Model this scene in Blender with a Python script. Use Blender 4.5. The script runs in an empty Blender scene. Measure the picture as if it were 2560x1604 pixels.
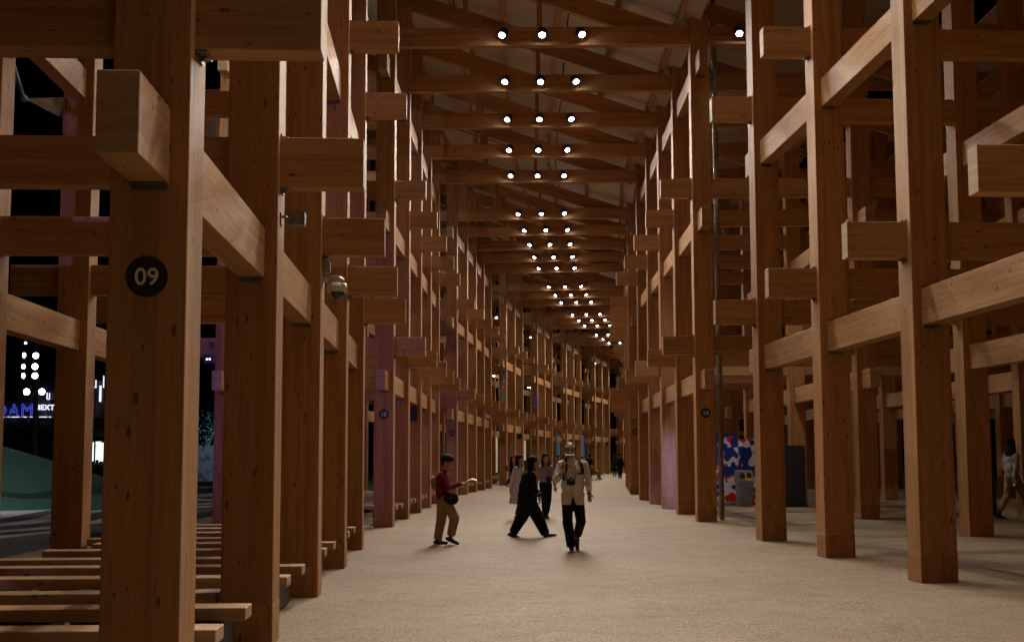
import bpy, bmesh, math, random
from mathutils import Vector, Matrix, Euler
random.seed(9)
SC = bpy.context.scene
COL = SC.collection
R = math.radians

# ------------------------------------------------------------------ camera
cam_d = bpy.data.cameras.new("camera"); cam = bpy.data.objects.new("camera", cam_d); COL.objects.link(cam)
cam_d.sensor_width = 36.0; cam_d.lens = 44.45; cam_d.shift_y = 52.0 / 2560.0
cam_d.clip_start = 0.1; cam_d.clip_end = 2000
cam.matrix_world = (Matrix.Translation((3.201, -28.2585, 1.504)) @ Matrix.Rotation(0.01245, 4, 'Z')
                    @ Matrix.Rotation(math.pi / 2 + 0.09176, 4, 'X') @ Matrix.Rotation(-0.00311, 4, 'Z'))
SC.camera = cam

# ------------------------------------------------------------------ night sky, exposure
world = bpy.data.worlds.new("World"); SC.world = world; world.use_nodes = True
wn = world.node_tree; bg = wn.nodes["Background"]
sky = wn.nodes.new("ShaderNodeTexSky"); sky.sky_type = 'NISHITA'; sky.sun_disc = False
sky.sun_elevation = R(-9); sky.sun_rotation = R(200)
wn.links.new(sky.outputs[0], bg.inputs[0]); bg.inputs[1].default_value = 0.10
SC.view_settings.view_transform = 'Standard'; SC.view_settings.look = 'None'
SC.view_settings.exposure = 0.0; SC.view_settings.gamma = 1.0; SC.view_settings.use_curve_mapping = False
cy = SC.cycles
cy.use_denoising = True
cy.max_bounces = 7; cy.diffuse_bounces = 5; cy.glossy_bounces = 3; cy.transmission_bounces = 4
cy.sample_clamp_indirect = 4.0; cy.sample_clamp_direct = 0.0; cy.blur_glossy = 1.0
cy.caustics_reflective = False; cy.caustics_refractive = False
cy.use_light_tree = True

LAMP_W = 680.0           # aisle spotlights, watts
LAMP_COL = (1.0, 0.89, 0.77)

# ------------------------------------------------------------------ node helpers / materials
def new_mat(name):
    m = bpy.data.materials.new(name); m.use_nodes = True
    nt = m.node_tree; b = nt.nodes["Principled BSDF"]
    return m, nt, b
def N(nt, t, **kw):
    n = nt.nodes.new(t)
    for k, v in kw.items(): setattr(n, k, v)
    return n
def L(nt, a, b): nt.links.new(a, b)
def math_n(nt, op, a, b=None, c=None):
    n = N(nt, "ShaderNodeMath", operation=op)
    for i, v in enumerate((a, b, c)):
        if v is None: continue
        if isinstance(v, (int, float)): n.inputs[i].default_value = v
        else: L(nt, v, n.inputs[i])
    return n.outputs[0]
def ramp(nt, fac, stops, interp='LINEAR'):
    n = N(nt, "ShaderNodeValToRGB"); n.color_ramp.interpolation = interp
    e = n.color_ramp.elements
    while len(e) < len(stops): e.new(0.5)
    for i, (p, c) in enumerate(stops):
        e[i].position = p; e[i].color = (c[0], c[1], c[2], 1) if len(c) == 3 else c
    L(nt, fac, n.inputs[0]); return n.outputs[0]
def mixc(nt, fac, a, b, mode='MIX'):
    n = N(nt, "ShaderNodeMix", data_type='RGBA', blend_type=mode)
    for s, v in ((n.inputs[0], fac), (n.inputs[6], a), (n.inputs[7], b)):
        if isinstance(v, (int, float)): s.default_value = v
        elif isinstance(v, tuple): s.default_value = (v[0], v[1], v[2], 1)
        else: L(nt, v, s)
    return n.outputs[2]
def plain(name, col, rough=0.6, metal=0.0, noise=0.12, nscale=6.0, emit=None, estr=0.0, bump=0.0, spec=0.5, sheen=0.0):
    m, nt, b = new_mat(name)
    b.inputs["Roughness"].default_value = rough; b.inputs["Metallic"].default_value = metal
    b.inputs["Specular IOR Level"].default_value = spec
    if sheen: b.inputs["Sheen Weight"].default_value = sheen
    if noise or bump:
        tc = N(nt, "ShaderNodeTexCoord"); nz = N(nt, "ShaderNodeTexNoise")
        nz.inputs["Scale"].default_value = nscale; nz.inputs["Detail"].default_value = 5
        L(nt, tc.outputs["Object"], nz.inputs["Vector"])
        lo = tuple(c * (1 - noise) for c in col); hi = tuple(min(1, c * (1 + noise)) for c in col)
        L(nt, ramp(nt, nz.outputs[0], [(0.3, lo), (0.7, hi)]), b.inputs["Base Color"])
        if bump:
            bp = N(nt, "ShaderNodeBump"); bp.inputs["Strength"].default_value = bump; bp.inputs["Distance"].default_value = 0.01
            L(nt, nz.outputs[0], bp.inputs["Height"]); L(nt, bp.outputs[0], b.inputs["Normal"])
    else: b.inputs["Base Color"].default_value = (*col, 1)
    if emit:
        b.inputs["Emission Color"].default_value = (*emit, 1); b.inputs["Emission Strength"].default_value = estr
    return m

def wood(name, axis, base=(0.47, 0.262, 0.116), lam_axis='x', lam=0.034, knots=1.0):
    """glulam: long grain along `axis`, laminations stacked along lam_axis"""
    m, nt, b = new_mat(name)
    tc = N(nt, "ShaderNodeTexCoord"); oi = N(nt, "ShaderNodeObjectInfo")
    sep = N(nt, "ShaderNodeSeparateXYZ"); L(nt, tc.outputs["Object"], sep.inputs[0])
    X = {'x': sep.outputs[0], 'y': sep.outputs[1], 'z': sep.outputs[2]}
    rnd = oi.outputs["Random"]
    lon = math_n(nt, 'ADD', X[axis], math_n(nt, 'MULTIPLY', rnd, 37.0))
    cr = [a for a in 'xyz' if a != axis and a != lam_axis][0]
    la = math_n(nt, 'ADD', X[lam_axis], math_n(nt, 'MULTIPLY', rnd, 11.3))
    ot = math_n(nt, 'ADD', X[cr], math_n(nt, 'MULTIPLY', rnd, 5.1))
    li = math_n(nt, 'FLOOR', math_n(nt, 'DIVIDE', la, lam))
    # finger-jointed board index
    wn0 = N(nt, "ShaderNodeTexWhiteNoise", noise_dimensions='1D'); L(nt, li, wn0.inputs["W"])
    bi = math_n(nt, 'FLOOR', math_n(nt, 'ADD', math_n(nt, 'DIVIDE', lon, 2.7), math_n(nt, 'MULTIPLY', wn0.outputs[0], 9.0)))
    cmb = N(nt, "ShaderNodeCombineXYZ"); L(nt, li, cmb.inputs[0]); L(nt, bi, cmb.inputs[1])
    wn1 = N(nt, "ShaderNodeTexWhiteNoise", noise_dimensions='3D'); L(nt, cmb.outputs[0], wn1.inputs["Vector"])
    tone = wn1.outputs[0]
    # grain
    g = N(nt, "ShaderNodeCombineXYZ")
    L(nt, math_n(nt, 'MULTIPLY', lon, 1.1), g.inputs[0]); L(nt, math_n(nt, 'MULTIPLY', la, 24.0), g.inputs[1])
    L(nt, math_n(nt, 'MULTIPLY', ot, 24.0), g.inputs[2])
    gn = N(nt, "ShaderNodeTexNoise"); gn.inputs["Scale"].default_value = 2.2; gn.inputs["Detail"].default_value = 6
    gn.inputs["Roughness"].default_value = 0.6; gn.inputs["Distortion"].default_value = 0.4
    L(nt, g.outputs[0], gn.inputs["Vector"])
    dark = tuple(c * 0.78 for c in base); light = tuple(min(1, c * 1.12) for c in base)
    col = ramp(nt, gn.outputs[0], [(0.28, dark), (0.50, base), (0.74, light)])
    tint = ramp(nt, tone, [(0.0, (0.86, 0.82, 0.78)), (0.45, (0.97, 0.95, 0.93)), (0.8, (1.0, 1.0, 1.0)), (1.0, (1.0, 0.90, 0.80))])
    col = mixc(nt, 1.0, col, tint, 'MULTIPLY')
    pv_ = ramp(nt, math_n(nt, 'FRACT', math_n(nt, 'MULTIPLY', rnd, 7.31)), [(0.0, (0.84, 0.80, 0.76)), (0.35, (0.95, 0.95, 0.95)), (0.7, (1.02, 1.0, 0.98)), (1.0, (1.10, 1.04, 0.96))])
    col = mixc(nt, 1.0, col, pv_, 'MULTIPLY')
    # cloudy heartwood streaks
    g2 = N(nt, "ShaderNodeCombineXYZ")
    L(nt, math_n(nt, 'MULTIPLY', lon, 0.55), g2.inputs[0]); L(nt, math_n(nt, 'MULTIPLY', la, 9.0), g2.inputs[1]); L(nt, math_n(nt, 'MULTIPLY', ot, 9.0), g2.inputs[2])
    n2 = N(nt, "ShaderNodeTexNoise"); n2.inputs["Scale"].default_value = 1.0; n2.inputs["Detail"].default_value = 3
    L(nt, g2.outputs[0], n2.inputs["Vector"])
    col = mixc(nt, 1.0, col, ramp(nt, n2.outputs[0], [(0.36, (0.86, 0.78, 0.70)), (0.56, (1, 1, 1))]), 'MULTIPLY')
    # knots
    for sc, th, seed, st in ((1.7, 0.070, 0.0, 0.8), (2.6, 0.060, 3.3, 0.7), (4.3, 0.055, 8.1, 0.55)):
        k = N(nt, "ShaderNodeCombineXYZ")
        L(nt, math_n(nt, 'ADD', math_n(nt, 'MULTIPLY', lon, 2.1 * sc), seed), k.inputs[0])
        L(nt, math_n(nt, 'MULTIPLY', la, 6.0 * sc), k.inputs[1]); L(nt, math_n(nt, 'MULTIPLY', ot, 6.0 * sc), k.inputs[2])
        vo = N(nt, "ShaderNodeTexVoronoi", feature='F1'); vo.inputs["Scale"].default_value = 1.0
        L(nt, k.outputs[0], vo.inputs["Vector"])
        gate = math_n(nt, 'GREATER_THAN', N_sep(nt, vo.outputs["Color"]), 0.45)
        f = math_n(nt, 'SUBTRACT', 1.0, math_n(nt, 'SMOOTH_MIN', 1.0, math_n(nt, 'DIVIDE', vo.outputs["Distance"], th * 2.2 * knots), 0.1))
        f = math_n(nt, 'MULTIPLY', math_n(nt, 'MULTIPLY', math_n(nt, 'MAXIMUM', f, 0.0), gate), 2.2)
        f = math_n(nt, 'MINIMUM', f, st)
        col = mixc(nt, f, col, (0.10, 0.045, 0.02))
    # glue lines
    fr = math_n(nt, 'FRACT', math_n(nt, 'DIVIDE', la, lam))
    gl = math_n(nt, 'LESS_THAN', fr, 0.055)
    col = mixc(nt, math_n(nt, 'MULTIPLY', gl, 0.16), col, (0.16, 0.085, 0.04))
    # end grain: paler sawn ends
    nrm = N(nt, "ShaderNodeSeparateXYZ"); L(nt, tc.outputs["Normal"], nrm.inputs[0])
    an = math_n(nt, 'ABSOLUTE', nrm.outputs['xyz'.index(axis)])
    isend = math_n(nt, 'GREATER_THAN', an, 0.9)
    en = N(nt, "ShaderNodeTexNoise"); en.inputs["Scale"].default_value = 38; L(nt, tc.outputs["Object"], en.inputs["Vector"])
    ec = ramp(nt, en.outputs[0], [(0.35, (0.36, 0.225, 0.12)), (0.6, (0.44, 0.29, 0.165))])
    ec = mixc(nt, math_n(nt, 'MULTIPLY', tone, 0.4), ec, (0.62, 0.48, 0.35))
    col = mixc(nt, isend, col, ec)
    L(nt, col, b.inputs["Base Color"])
    L(nt, ramp(nt, gn.outputs[0], [(0.3, (0.68,) * 3), (0.7, (0.55,) * 3)]), b.inputs["Roughness"])
    b.inputs["Specular IOR Level"].default_value = 0.25
    bp = N(nt, "ShaderNodeBump"); bp.inputs["Strength"].default_value = 0.25; bp.inputs["Distance"].default_value = 0.003
    hh = math_n(nt, 'SUBTRACT', gn.outputs[0], math_n(nt, 'MULTIPLY', gl, 0.8))
    L(nt, hh, bp.inputs["Height"]); L(nt, bp.outputs[0], b.inputs["Normal"])
    return m
def N_sep(nt, c):
    s = N(nt, "ShaderNodeSeparateColor"); L(nt, c, s.inputs[0]); return s.outputs[0]

M = {}
M['col'] = wood("wood_column", 'z', lam_axis='x')
M['beam'] = wood("wood_beam", 'x', base=(0.50, 0.295, 0.138), lam_axis='z')
M['plank'] = wood("wood_plank", 'x', base=(0.50, 0.34, 0.20), lam_axis='z', lam=0.045)
M['band'] = wood("wood_column_base", 'z', base=(0.45, 0.240, 0.098), lam_axis='x')
M['steel'] = plain("galvanised_steel", (0.16, 0.17, 0.17), 0.45, 0.7, 0.2, 30)
M['black'] = plain("black_plastic", (0.012, 0.012, 0.013), 0.45, 0, 0.2, 20)
M['roofp'] = plain("pale_roof_panel", (0.62, 0.55, 0.48), 0.7, 0, 0.08, 1.3)
M['lens'] = plain("lit_lamp_lens", (1, 1, 1), 0.5, 0, 0, emit=(0.95, 0.95, 1.0), estr=60.0)
M['grey'] = plain("grey_metal_pipe", (0.22, 0.22, 0.20), 0.4, 0.3, 0.15, 9)
M['white'] = plain("white_plastic", (0.62, 0.60, 0.57), 0.35, 0, 0.05, 8)
M['signb'] = plain("sign_black", (0.012, 0.013, 0.015), 0.5, 0, 0.1, 10)
M['signw'] = plain("sign_white", (0.75, 0.74, 0.72), 0.6, 0, 0.03, 10)
M['sail'] = plain("grey_sail_fabric", (0.42, 0.40, 0.38), 0.85, 0, 0.05, 2)

# ------------------------------------------------------------------ mesh helpers
def obj(name, mesh, parent=None, mat=None, loc=(0, 0, 0), rot=(0, 0, 0), **props):
    o = bpy.data.objects.new(name, mesh); COL.objects.link(o)
    if mat is not None and mesh is not None and not mesh.materials: mesh.materials.append(mat)
    if parent is not None: o.parent = parent
    o.location = loc; o.rotation_euler = rot
    for k, v in props.items(): o[k] = v
    return o
def thing(name, label, cat, loc=(0, 0, 0), rotz=0.0, group=None, kind=None):
    o = bpy.data.objects.new(name, None); COL.objects.link(o); o.empty_display_size = 0.2
    o.location = loc; o.rotation_euler = (0, 0, rotz); o['label'] = label; o['category'] = cat
    if group: o['group'] = group
    if kind: o['kind'] = kind
    return o
def tag(o, label, cat, group=None):
    o['label'] = label; o['category'] = cat
    if group: o['group'] = group
    return o
_cache = {}
def box_mesh(sx, sy, sz, bev=0.006, mat=None, name="box"):
    key = (round(sx, 4), round(sy, 4), round(sz, 4), bev, mat.name if mat else None)
    if key in _cache: return _cache[key]
    bm = bmesh.new(); bmesh.ops.create_cube(bm, size=1.0)
    bmesh.ops.scale(bm, vec=(sx, sy, sz), verts=bm.verts)
    if bev: bmesh.ops.bevel(bm, geom=bm.edges[:], offset=bev, segments=1, affect='EDGES')
    me = bpy.data.meshes.new(name); bm.to_mesh(me); bm.free()
    if mat: me.materials.append(mat)
    _cache[key] = me; return me
def bm_new(): return bmesh.new()
def bm_box(bm, c, s, rot=None):
    r = bmesh.ops.create_cube(bm, size=1.0); vs = r['verts']
    bmesh.ops.scale(bm, vec=s, verts=vs)
    if rot is not None: bmesh.ops.rotate(bm, cent=(0, 0, 0), matrix=rot, verts=vs)
    bmesh.ops.translate(bm, vec=c, verts=vs); return vs
def bm_cone(bm, p0, r0, p1, r1, seg=12, caps=True):
    p0 = Vector(p0); p1 = Vector(p1); d = p1 - p0; L_ = d.length
    if L_ < 1e-6: return
    q = d.to_track_quat('Z', 'Y').to_matrix()
    r = bmesh.ops.create_cone(bm, cap_ends=caps, segments=seg, radius1=r0, radius2=r1, depth=L_)
    bmesh.ops.rotate(bm, cent=(0, 0, 0), matrix=q, verts=r['verts'])
    bmesh.ops.translate(bm, vec=(p0 + p1) / 2, verts=r['verts']); return r['verts']
def bm_ball(bm, c, rad, seg=14, rot=None):
    if isinstance(rad, (int, float)): rad = (rad,) * 3
    r = bmesh.ops.create_uvsphere(bm, u_segments=seg, v_segments=max(6, seg // 2 + 2), radius=1.0)
    bmesh.ops.scale(bm, vec=rad, verts=r['verts'])
    if rot is not None: bmesh.ops.rotate(bm, cent=(0, 0, 0), matrix=rot, verts=r['verts'])
    bmesh.ops.translate(bm, vec=c, verts=r['verts'])
def bm_tube(bm, pts, r, seg=8):
    for a, b in zip(pts[:-1], pts[1:]):
        bm_cone(bm, a, r, b, r, seg)
    for p in pts[1:-1]: bm_ball(bm, p, r, 8)
def fin(bm, name, mat=None, smooth=False):
    me = bpy.data.meshes.new(name); bm.to_mesh(me); bm.free()
    if mat: me.materials.append(mat)
    if smooth:
        for p in me.polygons: p.use_smooth = True
    return me
def part(name, bm, mat, parent, smooth=False, **kw):
    return obj(name, fin(bm, name, mat, smooth), parent, **kw)
def text_mesh(txt, size, depth, mat, bold=False, align='CENTER'):
    cu = bpy.data.curves.new("lettering", 'FONT'); cu.body = txt; cu.size = size; cu.extrude = depth
    cu.align_x = align; cu.align_y = 'CENTER'; cu.offset = 0.012 * size if bold else 0.0
    cu.resolution_u = 4
    t = bpy.data.objects.new("tmp", cu); COL.objects.link(t)
    dg = bpy.context.evaluated_depsgraph_get(); me = bpy.data.meshes.new_from_object(t.evaluated_get(dg))
    bpy.data.objects.remove(t); me.materials.clear(); me.materials.append(mat); return me

# ------------------------------------------------------------------ ring layout: straight bays joined at small angles
S = 3.6                      # column spacing along the walk
ROWL = [0.0, -3.565]         # rows left (outer) of the aisle
ROWR = [7.131, 10.70, 14.26, 17.82, 21.40]
SLOPE = 0.0142
BAY = {}
BAY[10] = (Vector((0, 0)), 0.0, 5)
def nxt(b, d, g, n):
    o, a, n0 = b
    e = o + (n0 - 1) * S * Vector((math.sin(a), math.cos(a)))
    h = a + d / 2
    return (e + g * Vector((math.sin(h), math.cos(h))), a + d, n)
def prv(b, d, g, n):
    o, a, _ = b; h = a - d / 2; a2 = a - d
    e = o - g * Vector((math.sin(h), math.cos(h)))
    return (e - (n - 1) * S * Vector((math.sin(a2), math.cos(a2))), a2, n)
BAY[11] = nxt(BAY[10], 0.06438, 6.97, 5)
BAY[12] = nxt(BAY[11], 0.05908, 7.14, 3)
BAY[13] = nxt(BAY[12], 0.03258, 6.88, 3)
BAY[14] = nxt(BAY[13], 0.04284, 7.16, 3)
BAY[15] = nxt(BAY[14], 0.03872, 7.21, 3)
BAY[16] = nxt(BAY[15], 0.045, 7.1, 3)
BAY[17] = nxt(BAY[16], 0.045, 7.1, 3)
BAY[9] = prv(BAY[10], 0.06326, 6.924, 5)
BAY[8] = prv(BAY[9], 0.064, 6.95, 5)
def PT(k, u, v, z=0.0):
    o, a, _ = BAY[k]
    return Vector((o.x + u * math.cos(a) + v * math.sin(a), o.y - u * math.sin(a) + v * math.cos(a), z))

# ------------------------------------------------------------------ ground
def floor_material():
    m, nt, b = new_mat("resin_bound_walk")
    tc = N(nt, "ShaderNodeTexCoord")
    n1 = N(nt, "ShaderNodeTexNoise"); n1.inputs["Scale"].default_value = 45; n1.inputs["Detail"].default_value = 4; n1.inputs["Roughness"].default_value = 0.7
    n2 = N(nt, "ShaderNodeTexNoise"); n2.inputs["Scale"].default_value = 0.55; n2.inputs["Detail"].default_value = 5
    n3 = N(nt, "ShaderNodeTexVoronoi"); n3.inputs["Scale"].default_value = 75
    n4 = N(nt, "ShaderNodeTexNoise"); n4.inputs["Scale"].default_value = 2.6; n4.inputs["Detail"].default_value = 7; n4.inputs["Roughness"].default_value = 0.75
    for n in (n1, n2, n3, n4): L(nt, tc.outputs["Object"], n.inputs["Vector"])
    col = ramp(nt, n1.outputs[0], [(0.32, (0.145, 0.098, 0.056)), (0.5, (0.255, 0.189, 0.118)), (0.7, (0.400, 0.312, 0.208))])
    sp = ramp(nt, N_sep(nt, n3.outputs["Color"]), [(0.0, (0.55, 0.5, 0.45)), (0.25, (0.95, 0.95, 0.95)), (0.85, (1, 1, 1)), (1.0, (1.35, 1.3, 1.2))])
    col = mixc(nt, 0.8, col, sp, 'MULTIPLY')
    col = mixc(nt, 1.0, col, ramp(nt, n2.outputs[0], [(0.3, (0.86, 0.84, 0.82)), (0.65, (1.04, 1.03, 1.02))]), 'MULTIPLY')
    col = mixc(nt, 1.0, col, ramp(nt, n4.outputs[0], [(0.32, (0.76, 0.74, 0.72)), (0.52, (1, 1, 1)), (0.75, (1.06, 1.05, 1.04))]), 'MULTIPLY')  # tonal blotches, strengthened to put faint bands of lamplight into the colour
    L(nt, col, b.inputs["Base Color"])
    L(nt, ramp(nt, n1.outputs[0], [(0.3, (0.85,) * 3), (0.7, (0.6,) * 3)]), b.inputs["Roughness"])
    b.inputs["Specular IOR Level"].default_value = 0.35
    bp = N(nt, "ShaderNodeBump"); bp.inputs["Strength"].default_value = 0.5; bp.inputs["Distance"].default_value = 0.012
    L(nt, n1.outputs[0], bp.inputs["Height"]); L(nt, bp.outputs[0], b.inputs["Normal"])
    return m
def plaza_material():
    m, nt, b = new_mat("dark_plaza_paving")
    tc = N(nt, "ShaderNodeTexCoord"); n1 = N(nt, "ShaderNodeTexNoise"); n1.inputs["Scale"].default_value = 8; n1.inputs["Detail"].default_value = 6
    L(nt, tc.outputs["Object"], n1.inputs["Vector"])
    L(nt, ramp(nt, n1.outputs[0], [(0.3, (0.035, 0.034, 0.033)), (0.7, (0.075, 0.072, 0.07))]), b.inputs["Base Color"])
    b.inputs["Roughness"].default_value = 0.75; return m
M['floor'] = floor_material(); M['plaza'] = plaza_material()
bm = bm_new()
vs = [bm.verts.new(p) for p in ((-900, -900, -0.16), (900, -900, -0.16), (900, 900, -0.16), (-900, 900, -0.16))]
bm.faces.new(vs); obj("ground", fin(bm, "ground", M['plaza']), kind='structure')
# walkway following the ring, falling gently to the left
bm = bm_new(); prev = None; us = [-5.6, -3.5, 0, 3.5, 7.2, 11, 15, 19, 24.5]
for k in sorted(BAY):
    for v in (0.0, (BAY[k][2] - 1) * S):
        if k == 8 and v == 0: v = -30
        row = [bm.verts.new(PT(k, u, v, SLOPE * u)) for u in us]
        if prev:
            for i in range(len(us) - 1): bm.faces.new((prev[i], prev[i + 1], row[i + 1], row[i]))
        prev = row
row = [bm.verts.new(PT(17, u, 40, SLOPE * u)) for u in us]
for i in range(len(us) - 1): bm.faces.new((prev[i], prev[i + 1], row[i + 1], row[i]))
bmesh.ops.recalc_face_normals(bm, faces=bm.faces[:])
if bm.faces[0].normal.z < 0: bmesh.ops.reverse_faces(bm, faces=bm.faces[:])
obj("walkway", fin(bm, "walkway", M['floor'], True), kind='structure')

# ------------------------------------------------------------------ timber frame bays
NUM = {8: "eight", 9: "nine", 10: "ten", 11: "eleven", 12: "twelve", 13: "thirteen", 14: "fourteen", 15: "fifteen", 16: "sixteen", 17: "seventeen"}
ORD = ['first', 'second', 'third', 'fourth', 'fifth']
LV_C = [3.21, 6.76, 10.32]     # centre heights of beams running along the walk
LV_R = [4.00, 7.56]            # centre heights of beams running across it
TIE = 11.10
TAN = 0.345
def raft_z(u): return 13.20 - TAN * u     # underside of the sloping rafters
def col_mesh(h): return box_mesh(0.42, 0.42, h, 0.006, M['col'], "column")
def bracket_mesh():
    if 'br' in _cache: return _cache['br']
    bm = bm_new(); bm_box(bm, (0.03, 0, 0), (0.06, 0.19, 0.010)); bm_box(bm, (0.005, 0, 0.015), (0.010, 0.19, 0.03))
    w = [bm.verts.new(p) for p in ((0.010, -0.006, 0), (0.06, -0.006, 0.006), (0.010, -0.006, 0.036), (0.010, 0.006, 0), (0.06, 0.006, 0.006), (0.010, 0.006, 0.036))]
    bm.faces.new((w[0], w[1], w[2])); bm.faces.new((w[5], w[4], w[3])); bm.faces.new((w[1], w[4], w[5], w[2]))
    _cache['br'] = fin(bm, "steel_bracket", M['steel']); return _cache['br']
def end_rough(me): return me

def colonnade(k, side):
    o, a, n = BAY[k]
    rows = ROWL if side == 'L' else ROWR
    if k == 8: rows = rows[:1]
    if k >= 13 and side == 'R': rows = rows[:2]
    where = 'left' if side == 'L' else 'right'
    t = thing("timber_colonnade", f"timber colonnade on the {where} of the walkway in the bay numbered {NUM[k]}", "timber frame",
              (o.x, o.y, 0), -a, "timber colonnades lining the walkway")
    VL = (n - 1) * S
    for ri, u in enumerate(rows):
        top = 13.1 - TAN * u if u <= 0 else (11.95 if u > 7.2 else 11.9)
        z0 = SLOPE * u
        for j in range(n):
            c = obj("column", col_mesh(round(top, 2)), t, loc=(u, j * S, z0 + round(top, 2) / 2))
            obj("base_band", box_mesh(0.425, 0.425, 0.33, 0.006, M['band'], "base_band"), c, loc=(0, 0, -round(top, 2) / 2 + 0.165))
        for z in LV_C:
            bl = VL + 1.8
            bb = obj("beam", box_mesh(bl, 0.21, 0.42, 0.005, M['beam'], "beam"), t, loc=(u, VL / 2, z), rot=(0, 0, R(90)))
        if k in (9, 10, 11) and abs(u) < 8 and not (u < 0):
            sgn = 1 if side == 'L' else -1
            for j in range(n):
                for z in LV_R:
                    for dz, fl in ((0.217, 0), (-0.217, math.pi)):
                        obj("steel_bracket", bracket_mesh(), t, loc=(u + sgn * 0.211, j * S, z + dz), rot=(fl, 0, 0 if sgn > 0 else math.pi))
                for z in LV_C:
                    for dz, fl in ((0.217, 0), (-0.217, math.pi)):
                        obj("steel_bracket", bracket_mesh(), t, loc=(u, j * S - 0.211, z + dz), rot=(fl, 0, R(-90)))
    for j in range(n):
        for z in LV_R:
            if side == 'L': u0, u1 = rows[-1] - 0.9, 0.91
            else: u0, u1 = 6.22, rows[-1] + 0.9
            if u1 - u0 < 9: obj("cross_beam", box_mesh(u1 - u0, 0.21, 0.42, 0.005, M['beam'], "beam"), t, loc=((u0 + u1) / 2, j * S, z))
            else:
                um = 13.1
                for a0, a1 in ((u0, um), (um + 0.01, u1)):
                    obj("cross_beam", box_mesh(round(a1 - a0, 2), 0.21, 0.42, 0.005, M['beam'], "beam"), t, loc=((a0 + a1) / 2, j * S, z))
    return t
def roof(k):
    o, a, n = BAY[k]; VL = (n - 1) * S
    t = thing("timber_roof", f"raftered timber roof with pale panels over the bay numbered {NUM[k]}", "roof", (o.x, o.y, 0), -a,
              "raftered roofs over the walkway")
    ang = math.atan(TAN); cs = math.cos(ang)
    uR = 22.3 if k < 13 else 12.0
    for j in range(n):
        for a0, a1 in ((-4.4, 6.92), (7.35, 14.2), (14.3, uR)):
            if a1 <= a0: continue
            obj("tie_beam", box_mesh(round(a1 - a0, 2), 0.21, 0.43, 0.005, M['beam'], "beam"), t, loc=((a0 + a1) / 2, j * S, TIE))
        # rafters over the aisle
        a0, a1 = -4.4, 6.9; ln = (a1 - a0) / cs; um = (a0 + a1) / 2
        zc = raft_z(um) + 0.225 / cs
        obj("rafter", box_mesh(round(ln, 2), 0.15, 0.45, 0.005, M['beam'], "rafter"), t, loc=(um, j * S + 0.19, zc), rot=(0, ang, 0))
        if k < 12:
            a0, a1 = 7.4, 13.8; ln = (a1 - a0) / cs; um = (a0 + a1) / 2
            obj("rafter", box_mesh(round(ln, 2), 0.15, 0.40, 0.005, M['beam'], "rafter"), t, loc=(um, j * S + 0.19, 14.3 - TAN * um), rot=(0, ang, 0))
        # king posts
        if k < 13:
            for u in (1.8, 3.5):
                zt = raft_z(u); h = zt - (TIE + 0.21)
                obj("king_post", box_mesh(0.12, 0.12, round(h, 2), 0.004, M['col'], "king_post"), t, loc=(u, j * S + 0.04, TIE + 0.215 + h / 2))
    # purlins
    for i in range(9):
        u = -4.2 + i * 1.36
        z = raft_z(u) + 0.45 / cs + 0.10
        obj("purlin", box_mesh(VL + 6.4, 0.105, 0.20, 0.004, M['beam'], "purlin"), t, loc=(u, VL / 2, z), rot=(0, ang, 0) if False else (0, 0, R(90)))
    # deck panels over the slope: one row per bay interval
    vals = [-3.3] + [j * S for j in range(n)] + [VL + 3.3]
    dz = 0.004 * (k % 2)
    for b0, b1 in zip(vals[:-1], vals[1:]):
        for i in range(4):
            u0 = -4.6 + i * 2.95; um = u0 + 1.47; z = raft_z(um) + 0.45 / cs + 0.24 + dz
            obj("roof_panel", box_mesh(3.08, round(b1 - b0 - 0.02, 2), 0.05, 0.003, M['roofp'], "roof_panel"), t, loc=(um, (b0 + b1) / 2, z), rot=(0, ang, 0))
        for a0, a1 in ((7.15, 14.6), (14.62, uR + 0.3)):
            if a1 - a0 > 1: obj("roof_panel", box_mesh(round(a1 - a0, 2), round(b1 - b0 - 0.02, 2), 0.06, 0.003, M['roofp'], "roof_panel"), t, loc=((a0 + a1) / 2, (b0 + b1) / 2, 14.35 if a0 < 8 else 12.4))
    return t
for k in sorted(BAY):
    colonnade(k, 'L'); 
    if k < 17: colonnade(k, 'R')
    roof(k)

# ------------------------------------------------------------------ beam spotlights
TILT = R(36)
def lamp_meshes():
    bm = bm_new(); bm_cone(bm, (0, 0, 0.10), 0.105, (0, 0, -0.055), 0.105, 20, True)
    bm_cone(bm, (0, 0, 0.13), 0.06, (0, 0, 0.10), 0.095, 16)
    h = fin(bm, "housing", M['black'])
    bm = bm_new(); bm_cone(bm, (0, 0, -0.056), 0.070, (0, 0, -0.064), 0.070, 24); l = fin(bm, "lens", M['lens'])
    bm = bm_new(); bm_box(bm, (0, 0.10, 0.06), (0.25, 0.02, 0.05)); bm_box(bm, (-0.122, 0.04, 0.03), (0.012, 0.14, 0.04)); bm_box(bm, (0.122, 0.04, 0.03), (0.012, 0.14, 0.04))
    bm_box(bm, (0, 0.13, 0.02), (0.10, 0.05, 0.12)); b = fin(bm, "bracket", M['black'])
    return h, l, b
LH, LL, LB = lamp_meshes()
ld = bpy.data.lights.new("spotlight_beam", 'SPOT'); ld.energy = LAMP_W; ld.color = LAMP_COL
ld.spot_size = R(108); ld.spot_blend = 0.55; ld.shadow_soft_size = 0.07
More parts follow.
